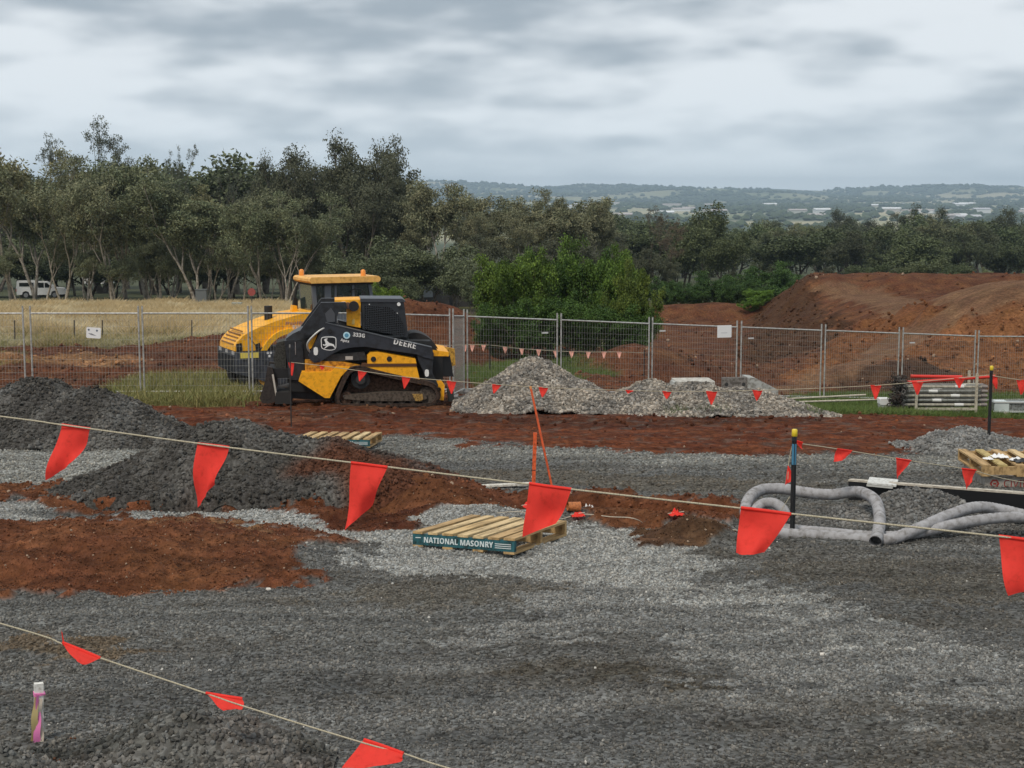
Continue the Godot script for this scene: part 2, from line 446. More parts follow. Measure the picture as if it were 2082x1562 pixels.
	patch(0, Color(0.096, 0.091, 0.082), PackedVector2Array([Vector2(1.871, 11.961), Vector2(3.435, 11.73), Vector2(4.466, 11.294), Vector2(3.899, 9.826), Vector2(3.034, 10.331), Vector2(1.982, 11.19)]), 0.35)
	patch(0, Color(0.096, 0.091, 0.082), PackedVector2Array([Vector2(-1.491, 10.888), Vector2(-0.538, 11.19), Vector2(0.405, 10.888), Vector2(0.205, 10.157), Vector2(-0.844, 10.243), Vector2(-1.5, 10.42)]), 0.35)
	patch(0, Color(0.115, 0.092, 0.068), PackedVector2Array([Vector2(-3.868, 9.085), Vector2(-2.583, 8.949), Vector2(-2.122, 8.69), Vector2(-2.458, 8.505), Vector2(-3.678, 8.627)]), 0.3)
	# spoil beside the crushed rock
	patch(1, Color(0.085, 0.046, 0.026), PackedVector2Array([Vector2(0.994, 12.87), Vector2(1.147, 13.555), Vector2(1.496, 13.8), Vector2(1.847, 13.616), Vector2(2.07, 13.261), Vector2(1.915, 12.816), Vector2(1.613, 12.501), Vector2(1.098, 12.45)]), 0.2)
	# soil spilt at the bottom left
	patch(1, Color(0.12, 0.05, 0.026), PackedVector2Array([Vector2(-2.19, 6.647), Vector2(-2.051, 6.723), Vector2(-1.896, 6.5), Vector2(-1.905, 6.224), Vector2(-2.121, 6.224)]), 0.2)
	# grass verge in front of the fence, and where grass comes through
	# fill platform: loose faces, rubble and the smooth haul road that climbs on to it
	patch(1, Color(0.075, 0.037, 0.020), PackedVector2Array([Vector2(10.987, 71.517), Vector2(16.025, 96.259), Vector2(51.854, 278.553), Vector2(17.09, 82.824), Vector2(16.315, 74.146), Vector2(14.858, 65.431), Vector2(13.012, 60.816), Vector2(9.712, 55.817), Vector2(8.591, 55.828)]), 1.0, 1.0)
	patch(1, Color(0.165, 0.070, 0.030), PackedVector2Array([Vector2(7.902, 43.64), Vector2(10.961, 54.581), Vector2(14.242, 64.594), Vector2(16.502, 68.711), Vector2(17.051, 59.488), Vector2(17.882, 55.846), Vector2(16.19, 56.38), Vector2(14.558, 57.307), Vector2(10.432, 45.812), Vector2(9.137, 45.427)]), 0.6, 1.5)
	patch(1, Color(0.180, 0.078, 0.034), PackedVector2Array([Vector2(10.167, 44.573), Vector2(13.62, 53.549), Vector2(16.19, 56.38), Vector2(18.09, 56.529), Vector2(19.942, 56.491), Vector2(37.001, 81.675), Vector2(20.599, 45.104), Vector2(14.564, 45.19)]), 0.6, 1.5)
	patch(1, Color(0.165, 0.090, 0.050), PackedVector2Array([Vector2(6.769, 41.189), Vector2(8.641, 46.04), Vector2(9.906, 46.221), Vector2(13.981, 58.083), Vector2(15.608, 58.441), Vector2(17.217, 58.03), Vector2(17.694, 80.525), Vector2(16.828, 84.31), Vector2(21.181, 83.772), Vector2(20.674, 59.643), Vector2(38.538, 85.17), Vector2(37.156, 82.025), Vector2(19.679, 56.264), Vector2(18.072, 55.868), Vector2(16.644, 56.018), Vector2(15.083, 55.009), Vector2(11.268, 45.459), Vector2(9.757, 44.757), Vector2(7.962, 40.907)]), 0.35, 0.1)
	patch(1, Color(0.070, 0.037, 0.023), PackedVector2Array([Vector2(9.737, 44.663), Vector2(11.03, 45.749), Vector2(12.369, 46.181), Vector2(14.938, 50.099), Vector2(14.816, 45.991), Vector2(12.595, 43.618), Vector2(9.549, 41.835)]), 0.4, 1.2)
	patch(2, Color(0.055, 0.075, 0.022), PackedVector2Array([Vector2(6.451, 30.953), Vector2(10.783, 35.224), Vector2(18.151, 36.935), Vector2(21.293, 43.407), Vector2(14.018, 44.413), Vector2(8.905, 41.459), Vector2(7.455, 39.666)]), 0.3)
	patch(2, Color(0.15, 0.12, 0.055), PackedVector2Array([Vector2(-8.068, 30.316), Vector2(-7.323, 30.613), Vector2(-5.572, 30.613), Vector2(-5.758, 32.868), Vector2(-7.305, 40.604), Vector2(-8.542, 40.986), Vector2(-9.915, 39.862), Vector2(-9.91, 36.829)]), 0.3)
	patch(2, Color(0.06, 0.07, 0.028), PackedVector2Array([Vector2(-1.333, 41.367), Vector2(-0.962, 47.04), Vector2(0.816, 49.705), Vector2(2.473, 46.387), Vector2(3.049, 45.664), Vector2(1.515, 41.4), Vector2(-0.529, 38.373)]), 0.5)
	patch(2, Color(0.15, 0.12, 0.055), PackedVector2Array([Vector2(-19.732, 43.87), Vector2(-15.629, 44.769), Vector2(-14.421, 45.706), Vector2(-15.56, 49.877), Vector2(-18.01, 51.643), Vector2(-22.931, 51.04)]), 0.5)
	patch(1, Color(0.24, 0.125, 0.06), PackedVector2Array([Vector2(-20.987, 46.682), Vector2(-14.956, 45.468), Vector2(-12.626, 44.769), Vector2(-11.662, 45.706), Vector2(-12.718, 49.877), Vector2(-15.415, 51.643), Vector2(-22.412, 49.877)]), 0.5)

func patch(cls: int, c: Color, poly: PackedVector2Array, wander: float, rough := 1.0) -> void:
	var r := Rect2(poly[0], Vector2.ZERO)
	for p in poly: r = r.expand(p)
	patches.append([cls, c, poly, wander, r.grow(wander * 2.0 + 0.2), rough])

var g_cls := 0
var g_rough := 1.0
func ground(x: float, d: float) -> Color:
	var w1: float = nz.get_noise_2d(x * 0.8 + 30.0, d * 0.8)
	var w2: float = nz.get_noise_2d(x * 3.2, d * 3.2 + 80.0)
	var w3: float = nz.get_noise_2d(x * 11.0 + 5.0, d * 11.0)
	var n := nz2.get_noise_2d(x * 0.22, d * 1.1)
	var c: Color
	g_rough = 1.0
	if d < 29.0:
		g_cls = 0
		# trafficked gravel, browned in bands by soil carried on to it
		c = Color(0.111, 0.113, 0.113).lerp(Color(0.082, 0.077, 0.069), clampf(0.34 + n * 1.0 + w2 * 0.25, 0.0, 1.0))
		c = c.lerp(Color(0.142, 0.145, 0.145), clampf(nz2.get_noise_2d(x * 0.5 + 70.0, d * 1.4) * 1.6 - 0.12 + w2 * 0.2, 0.0, 0.8))
	elif d < 56.5 + w1 * 0.5 or x > -0.125 * d + w1 * 1.0:
		g_cls = 1
		c = Color(0.120, 0.045, 0.022).lerp(Color(0.085, 0.036, 0.020), clampf(0.5 + n * 1.2, 0.0, 1.0))
		c = c.lerp(Color(0.15, 0.075, 0.038), clampf(w2 * 0.5 + w1 * 0.5 - 0.15, 0.0, 0.6))
		g_rough = 0.7 if d < 60.0 else 0.4
		if x > 2.0 and d > 43.0: c = c.lerp(Color(0.145, 0.062, 0.029), clampf(0.4 + w1 * 0.5, 0.0, 1.0) * smoothstep(43.0, 50.0, d))
		if d > 104.0 + w1 * 3.0 or (x < 6.0 and d > 63.0):
			g_cls = 2
			c = Color(0.075, 0.07, 0.032)
	else:
		g_cls = 2
		c = Color(0.40, 0.335, 0.20).lerp(Color(0.31, 0.265, 0.155), clampf(0.5 + w1, 0.0, 1.0))
	for p in patches:
		var q := Vector2(x, d)
		if not p[4].has_point(q): continue
		q += Vector2(w1 + w2 * 0.5 + w3 * 0.25, w2 * 0.7 + w1 * 0.3 + w3 * 0.3) * p[3]
		if Geometry2D.is_point_in_polygon(q, p[2]):
			g_cls = p[0]
			c = p[1]
			g_rough = p[5]
	if g_cls == 1:
		var k: float = 1.0 + w2 * 0.18 + w1 * 0.14 + w3 * 0.2
		if d < 60.0: k *= 1.0 + 0.28 * nz.get_noise_2d(x * 0.22 + 60.0, d * 2.4)
		c = Color(c.r * k, c.g * k * (1.0 + w1 * 0.06), c.b * k)
		# gravel carried on to the soil
		if d > 17.0 and d < 30.0 and nz.get_noise_2d(x * 2.0 + 400.0, d * 3.0) > 0.5: c = c.lerp(Color(0.12, 0.10, 0.085), 0.5)
	elif g_cls == 0:
		var k: float = 1.0 + w2 * 0.08 + w3 * 0.16 + n * 0.15 + 0.22 * nz.get_noise_2d(x * 0.16 + d * 0.1, d * 1.9 - x * 0.22)
		c = Color(c.r * k * 1.02, c.g * k, c.b * k * 0.96)
	return c

var surfaces := []
func sheet(x0: float, x1: float, dx: float, d0: float, d1: float, dd: float, last_dx := 0.0, fine := true) -> void:
	var nx := int(round((x1 - x0) / dx)) + 1
	var nd := int(round((d1 - d0) / dd)) + 1
	var pos := PackedVector3Array(); pos.resize(nx * nd)
	var col := PackedColorArray(); col.resize(nx * nd)
	var cls := PackedByteArray(); cls.resize(nx * nd)
	for j in nd:
		var d: float = d0 + j * dd
		for i in nx:
			var x: float = x0 + i * dx
			var k := j * nx + i
			var c := ground(x, d)
			var g := g_cls
			var y: float
			if j == nd - 1 and last_dx > 0.0:
				var xa: float = floor(x / last_dx + 0.0001) * last_dx
				var xb: float = xa + last_dx
				y = lerpf(full_height(xa, d), full_height(xb, d), (x - xa) / last_dx)
			else:
				y = height(x, d) + relief(x, d, g_rough if g == 1 else 0.0) * (1.0 if d < 120.0 else 0.0)
			pos[k] = Vector3(x, y, -d)
			col[k] = Color(clampf(c.r / 0.55, 0, 1), clampf(c.g / 0.55, 0, 1), clampf(c.b / 0.55, 0, 1))
			cls[k] = g
	var nor := PackedVector3Array(); nor.resize(nx * nd)
	for j in nd:
		for i in nx:
			var a := pos[j * nx + maxi(i - 1, 0)]; var b := pos[j * nx + mini(i + 1, nx - 1)]
			var e := pos[maxi(j - 1, 0) * nx + i]; var f := pos[mini(j + 1, nd - 1) * nx + i]
			nor[j * nx + i] = (b - a).cross(f - e).normalized()
	for which in 3:
		var map := PackedInt32Array(); map.resize(nx * nd); map.fill(-1)
		var p := PackedVector3Array(); var n := PackedVector3Array(); var cc := PackedColorArray(); var idx := PackedInt32Array()
		for j in nd - 1:
			for i in nx - 1:
				var k := j * nx + i
				if cls[k] != which: continue
				for q in [k, k + nx, k + nx + 1, k, k + nx + 1, k + 1]:
					if map[q] < 0:
						map[q] = p.size()
						p.append(pos[q]); n.append(nor[q]); cc.append(col[q])
					idx.append(map[q])
		if idx.size():
			var arr := []
			arr.resize(Mesh.ARRAY_MAX)
			arr[Mesh.ARRAY_VERTEX] = p; arr[Mesh.ARRAY_NORMAL] = n; arr[Mesh.ARRAY_COLOR] = cc; arr[Mesh.ARRAY_INDEX] = idx
			surfaces.append([which, arr])

func full_height(x: float, d: float) -> float:
	ground(x, d)
	return height(x, d) + relief(x, d, g_rough if g_cls == 1 else 0.0) * (1.0 if d < 120.0 else 0.0)

func speckle(kind: int) -> StandardMaterial3D:
	var n := FastNoiseLite.new()
	n.seed = 60 + kind
	var m := StandardMaterial3D.new()
	m.vertex_color_use_as_albedo = true
	m.roughness = 0.95
	m.metallic_specular = 0.25
	m.uv1_triplanar = true
	m.uv1_world_triplanar = true
	var g := Gradient.new()
	var t := NoiseTexture2D.new()
	t.width = 1024; t.height = 1024; t.seamless = true
	var h := NoiseTexture2D.new()
	h.width = 1024; h.height = 1024; h.seamless = true
	if kind == 0:
		n.noise_type = FastNoiseLite.TYPE_CELLULAR
		n.cellular_return_type = FastNoiseLite.RETURN_CELL_VALUE
		n.frequency = 0.055
		n.fractal_type = FastNoiseLite.FRACTAL_NONE
		g.offsets = PackedFloat32Array([0.0, 0.3, 0.6, 0.85, 1.0])
		g.colors = PackedColorArray([Color(0.42, 0.42, 0.42), Color(0.66, 0.66, 0.65), Color(0.77, 0.77, 0.77), Color(0.90, 0.91, 0.92), Color(1, 1, 1)])
		m.uv1_scale = Vector3.ONE / 1.3
		var n2: FastNoiseLite = n.duplicate()
		n2.cellular_return_type = FastNoiseLite.RETURN_DISTANCE
		h.noise = n2
		m.heightmap_flip_texture = true
		m.heightmap_scale = 1.2
	elif kind == 1:
		n.noise_type = FastNoiseLite.TYPE_SIMPLEX_SMOOTH
		n.frequency = 0.012
		n.fractal_octaves = 6
		n.fractal_gain = 0.72
		g.offsets = PackedFloat32Array([0.0, 0.35, 0.55, 0.75, 1.0])
		g.colors = PackedColorArray([Color(0.46, 0.43, 0.42), Color(0.66, 0.65, 0.64), Color(0.78, 0.78, 0.78), Color(0.90, 0.90, 0.89), Color(1, 1, 1)])
		m.uv1_scale = Vector3.ONE / 2.3
		h.noise = n
		m.heightmap_scale = 5.0
	else:
		n.noise_type = FastNoiseLite.TYPE_SIMPLEX_SMOOTH
		n.frequency = 0.02
		n.fractal_octaves = 5
		g.offsets = PackedFloat32Array([0.0, 0.5, 1.0])
		g.colors = PackedColorArray([Color(0.5, 0.52, 0.45), Color(0.78, 0.78, 0.76), Color(1, 1, 1)])
		m.uv1_scale = Vector3.ONE / 3.1
		h.noise = n
		m.heightmap_scale = 4.0
	t.color_ramp = g
	t.noise = n
	m.albedo_texture = t
	m.heightmap_enabled = true
	m.heightmap_texture = h
	return m

func setting() -> void:
	make_patches()
	var gm := [speckle(0), speckle(1), speckle(2)]
	mats["gravel_ground"] = gm[0]
	sheet(-8.8, 8.8, 0.055, 5.6, 17.7, 0.055, 0.11)
	sheet(-19.8, 19.8, 0.11, 17.7, 44.1, 0.11, 0.44)
	sheet(-48.4, 48.4, 0.44, 44.1, 140.02, 0.44, 4.4)
	sheet(-48.4, -8.8, 1.1, 5.6, 17.7, 1.1)
	sheet(8.8, 48.4, 1.1, 5.6, 17.7, 1.1)
	sheet(-48.4, -19.8, 1.1, 17.7, 44.1, 1.1)
	sheet(19.8, 48.4, 1.1, 17.7, 44.1, 1.1)
	sheet(-48.4, 48.4, 2.2, -40.6, 5.6, 2.2)
	sheet(-400.4, -48.4, 8.8, -40.6, 140.02, 8.602)
	sheet(48.4, 400.4, 8.8, -40.6, 140.02, 8.602)
	var am := ArrayMesh.new()
	for which in 3:
		for s in surfaces:
			if s[0] == which:
				am.add_surface_from_arrays(Mesh.PRIMITIVE_TRIANGLES, s[1])
				am.surface_set_material(am.get_surface_count() - 1, gm[which])
	var g := show_mesh("ground", am, null)
	tag(g, "sloping ground of grey gravel and red bare soil", "", "", "structure")
	valley()
	loose_stones()

# the country beyond the trees: it falls to a valley and climbs to low hills
func far_height(x: float, d: float) -> float:
	var y := base_height(0.0, d)
	if d > 3000.0:
		var k: float = smoothstep(4500.0, 9000.0, d)
		y += k * (nz2.get_noise_2d(x * 0.00045 + 4.0, d * 0.0004) * 75.0 + nz2.get_noise_2d(x * 0.0022, d * 0.0006 + 9.0) * 16.0)
		y += k * 30.0 * smoothstep(1200.0, -1600.0, x)
		y -= smoothstep(9400.0, 11000.0, d) * 200.0
		y += smoothstep(3000.0, 4500.0, d) * nz2.get_noise_2d(x * 0.0016, d * 0.0016) * 5.0
	return y

func valley() -> void:
	var ds := [140.02, 150.0, 165.0, 185.0, 210.0, 250.0, 300.0, 370.0, 450.0, 560.0, 700.0, 880.0, 1100.0, 1400.0, 1700.0, 2000.0, 2300.0, 2600.0, 2900.0]
	var d: float = 3000.0
	while d < 11000.0:
		ds.append(d)
		d += 75.0
	var nx := 161
	var pos := PackedVector3Array(); var col := PackedColorArray(); var idx := PackedInt32Array()
	for j in ds.size():
		for i in nx:
			var dj: float = ds[j]
			var x: float = lerpf(-1.0, 1.0, i / float(nx - 1)) * (dj * 0.62 + 314.0)
			if j == 0: x = lerpf(-400.4, 400.4, i / float(nx - 1))
			pos.append(Vector3(x, far_height(x, dj) if j > 0 else base_height(x, dj), -dj))
			var c := Color(0.07, 0.075, 0.04)
			if dj > 900.0:
				var f: float = nz2.get_noise_2d(floor(x / 260.0) * 1.7, floor(dj / 420.0) * 2.3)
				c = Color(0.42, 0.38, 0.25).lerp(Color(0.20, 0.22, 0.12), clampf(0.5 + f * 1.6, 0.0, 1.0))
				if nz2.get_noise_2d(x * 0.002 + 90.0, dj * 0.0012) > 0.02: c = Color(0.075, 0.095, 0.055)
			col.append(c)
	for j in ds.size() - 1:
		for i in nx - 1:
			var k := j * nx + i
			for q in [k, k + nx, k + nx + 1, k, k + nx + 1, k + 1]: idx.append(q)
	var nor := PackedVector3Array(); nor.resize(pos.size())
	for j in ds.size():
		for i in nx:
			var a := pos[j * nx + maxi(i - 1, 0)]; var b := pos[j * nx + mini(i + 1, nx - 1)]
			var e := pos[maxi(j - 1, 0) * nx + i]; var f := pos[mini(j + 1, ds.size() - 1) * nx + i]
			nor[j * nx + i] = (b - a).cross(f - e).normalized()
	var arr := []
	arr.resize(Mesh.ARRAY_MAX)
	arr[Mesh.ARRAY_VERTEX] = pos; arr[Mesh.ARRAY_NORMAL] = nor; arr[Mesh.ARRAY_COLOR] = col; arr[Mesh.ARRAY_INDEX] = idx
	var am := ArrayMesh.new()
	am.add_surface_from_arrays(Mesh.PRIMITIVE_TRIANGLES, arr)
	tag(show_mesh("hills", am, painted()), "hazy blue valley and low wooded hills on the skyline", "", "", "structure")
	# woods on the far slopes and across the valley floor
	var r := RandomNumberGenerator.new()
	r.seed = 77
	var buf := PackedFloat32Array()
	var n := 0
	while n < 11000:
		var dj: float = lerpf(700.0, 9300.0, sqrt(r.randf()))
		var x: float = r.randf_range(-0.46, 0.46) * dj
		var w: float = nz2.get_noise_2d(x * 0.002 + 90.0, dj * 0.0012)
		var top: float = smoothstep(7800.0, 9000.0, dj)
		if w < 0.02 - top * 0.35 and r.randf() > 0.14: continue
		var s: float = r.randf_range(7.0, 13.0) * (1.0 + dj / 9000.0)
		buf.resize((n + 1) * 16)
		put(buf, n * 16, Basis(Vector3.UP, r.randf() * TAU) * Basis.from_scale(Vector3(s * 1.3, s * 0.8, s * 1.3)), Vector3(x, far_height(x, dj) + s * 0.25, -dj), Color(0.06, 0.078, 0.045) * r.randf_range(0.7, 1.4))
		n += 1
	tag(scatter("far_wood", lump(31, 0.3), painted(), buf), "distant woods scattered over the hazy valley and hills", "wood", "", "stuff")

func stone_color(r: RandomNumberGenerator, c: Color, spread: float) -> Color:
	var k: float = exp(r.randf_range(-spread, spread))
	var t: float = r.randf_range(-0.05, 0.05)
	return Color(clampf(c.r * k * (1.0 + t), 0, 1), clampf(c.g * k, 0, 1), clampf(c.b * k * (1.0 - t), 0, 1))

# crushed rock lying on the gravel, clods lying on the soil
func loose_stones() -> void:
	var r := RandomNumberGenerator.new()
	r.seed = 11
	var buf := PackedFloat32Array(); var soil := PackedFloat32Array()
	var n := 0; var m := 0
	buf.resize(200000 * 16); soil.resize(60000 * 16)
	for zone in [[6.3, 9.0, 66000, 0.007, 0.022], [9.0, 12.0, 66000, 0.009, 0.024], [12.0, 15.5, 56000, 0.012, 0.03], [15.5, 24.5, 46000, 0.018, 0.042], [24.5, 36.0, 16000, 0.04, 0.09], [36.0, 60.0, 26000, 0.035, 0.15], [60.0, 92.0, 22000, 0.05, 0.2]]:
		for k in zone[2]:
			var d: float = sqrt(lerpf(zone[0] * zone[0], zone[1] * zone[1], r.randf()))
			var x: float = r.randf_range(-0.385, 0.385) * d
			var c := ground(x, d)
			if g_cls == 2: continue
			var soiled := g_cls == 1
			var s: float = lerpf(zone[3], zone[4], pow(r.randf(), 2.2))
			if soiled:
				if d < 15.5: s *= 0.7
				if d > 20.0 and r.randf() > g_rough * g_rough * 0.75: continue
				if r.randf() > 0.5 or m >= 60000: continue
				s *= 1.15
			elif n >= 200000 or r.randf() > clampf((c.r - 0.05) * 9.0, 0.3, 1.0): continue
			var y: float = height(x, d) + relief(x, d, g_rough if soiled else 0.0)
			var b := spin(r, Vector3(s * r.randf_range(0.7, 1.4), s * r.randf_range(0.6, 1.0), s))
			if soiled:
				var cc := stone_color(r, c, 0.4)
				if r.randf() < 0.025: cc = Color(0.33, 0.24, 0.17)
				put(soil, m * 16, b, Vector3(x, y + s * 0.16, -d), cc)
				m += 1
			else:
				var cc := stone_color(r, Color(c.r * 1.1, c.g * 1.08, c.b * 1.05), 0.5)
				if r.randf() < 0.002: cc = Color(0.5, 0.48, 0.44)
				put(buf, n * 16, b, Vector3(x, y + s * 0.2, -d), cc)
				n += 1
	buf.resize(n * 16); soil.resize(m * 16)
	tag(scatter("loose_gravel", stone_mesh, painted(), buf), "loose crushed grey rock lying over the site ground", "gravel", "", "stuff")
	tag(scatter("soil_clods", clod_mesh, painted(), soil), "clods of red earth lying over the bare soil", "soil", "", "stuff")

# ---------------------------------------------------------------- plants
var tips := []
func limb(st: SurfaceTool, r: RandomNumberGenerator, p: Vector3, dir: Vector3, length: float, rad: float, level: int, most: int, o: Dictionary) -> void:
	var pts := [p]
	var radii := [rad]
	var q := p
	var dd := dir
	for k in 3:
		dd = (dd + Vector3(r.randf_range(-1, 1), r.randf_range(-0.6, 1.0) * 0.5 + o.lift * 0.25, r.randf_range(-1, 1)) * o.bend).normalized()
		q += dd * length / 3.0
		pts.append(q)
		radii.append(rad * (1.0 - 0.13 * (k + 1)))
		if level >= o.leafy and k > 0: tips.append([q + Vector3(r.randfn(), r.randfn() * 0.5, r.randfn()) * o.clump * 0.5, 0.8])
	tube(st, pts, radii, 7 if level == 0 else 5 if level < 3 else 3, false)
	if level >= most:
		tips.append([q, 1.0])
		return
	var n: int = 2 + int(r.randf() < o.fork)
	var turn: float = r.randf() * TAU
	for k in n:
		var side := Vector3(cos(turn + TAU * k / n), 0, sin(turn + TAU * k / n))
		var a: float = r.randf_range(o.low, o.high)
		var share: float = o.shrink
		if k == 0:
			a *= 0.35
			share += 0.2
		var nd: Vector3 = (dd * cos(a) + side * sin(a) + Vector3.UP * o.lift * 0.2).normalized()
		limb(st, r, q, nd, length * r.randf_range(share - 0.1, share + 0.1), rad * r.randf_range(0.52, 0.66) * (1.15 if k == 0 else 0.9), level + 1, most, o)

# a tree ten metres tall: [wood, leaves]
func grow(s: int, o: Dictionary) -> Array:
	var r := RandomNumberGenerator.new()
	r.seed = s
	tips = []
	var st := mb()
	for k in o.stems:
		var a: float = TAU * k / o.stems + r.randf() * 1.2
		var lean: float = o.lean * r.randf_range(0.5, 1.3)
		limb(st, r, Vector3(cos(a), 0, sin(a)) * 0.06 * (o.stems - 1), Vector3(cos(a) * lean, 1, sin(a) * lean).normalized(), o.bole * r.randf_range(0.85, 1.15), o.girth, 0, o.levels, o)
	var top := 0.1
	for t in tips: top = maxf(top, t[0].y)
	st.generate_normals()
	var k: float = 9.7 / top
	var wood := st.commit()
	var v := PackedVector3Array(); var c := PackedColorArray(); var n := PackedVector3Array()
	for t in tips:
		var at: Vector3 = t[0]
		var cr: float = o.clump * r.randf_range(0.75, 1.3) * t[1]
		var tone: float = r.randf_range(0.75, 1.3)
		var hue: float = r.randf()
		for i in int(o.leaves * t[1] * r.randf_range(0.75, 1.25)):
			var dirv := Vector3(r.randfn(), r.randfn(), r.randfn()).normalized()
			var rr: float = cr * pow(r.randf(), 0.45)
			var p: Vector3 = at + Vector3(dirv.x * rr, dirv.y * rr * o.flat, dirv.z * rr)
			var len: float = o.leaf * r.randf_range(0.7, 1.35)
			var ax := (Vector3(r.randfn(), r.randfn() - o.droop, r.randfn())).normalized()
			var sd: Vector3 = ax.cross(Vector3(r.randfn(), r.randfn(), r.randfn())).normalized() * len * o.narrow
			var mid: Vector3 = p + ax * len * 0.45
			var col: Color = o.c1.lerp(o.c2, clampf(hue * 0.6 + r.randf() * 0.5, 0.0, 1.0))
			var kk: float = tone * r.randf_range(0.75, 1.3)
			col = Color(col.r * kk, col.g * kk, col.b * kk)
			for q in [p, mid + sd, p + ax * len, p, p + ax * len, mid - sd]:
				v.append(q)
				c.append(col)
	var arr := []
	arr.resize(Mesh.ARRAY_MAX)
	arr[Mesh.ARRAY_VERTEX] = v; arr[Mesh.ARRAY_COLOR] = c
	var am := ArrayMesh.new()
	am.add_surface_from_arrays(Mesh.PRIMITIVE_TRIANGLES, arr)
	return [wood, am, k]

func leaf_mat(r: float, g: float, b: float) -> StandardMaterial3D:
	var key := "leaf%s_%s_%s" % [r, g, b]
	if mats.has(key): return mats[key]
	var m := StandardMaterial3D.new()
	m.vertex_color_use_as_albedo = true
	m.albedo_color = Color(r, g, b).linear_to_srgb()
	m.roughness = 0.6
	m.metallic_specular = 0.35
	m.backlight_enabled = true
	m.backlight = Color(0.45, 0.45, 0.45)
	m.cull_mode = BaseMaterial3D.CULL_DISABLED
	mats[key] = m
	return m

var kinds := {}
func tree(called: String, kind: String, top: Vector3, wide: float, tint: Array, bark: Material, label: String, category: String, group: String, base_y := INF) -> Node3D:
	var variants: Array = kinds[kind]
	var k: Array = variants[rng.randi() % variants.size()]
	var y: float = height(top.x, -top.z) if -top.z < 140.0 else base_height(top.x, -top.z)
	if base_y != INF: y = base_y
	var o := thing(called, label, category, Vector3(top.x, y - 0.08, top.z), rng.randf() * TAU, group)
	var s: float = (top.y - y) / 10.0 * k[2]
	o.scale = Vector3(s * wide, s, s * wide)
	show_mesh("trunk", k[0], bark, o)
	show_mesh("crown", k[1], leaf_mat(tint[0], tint[1], tint[2]), o)
	return o

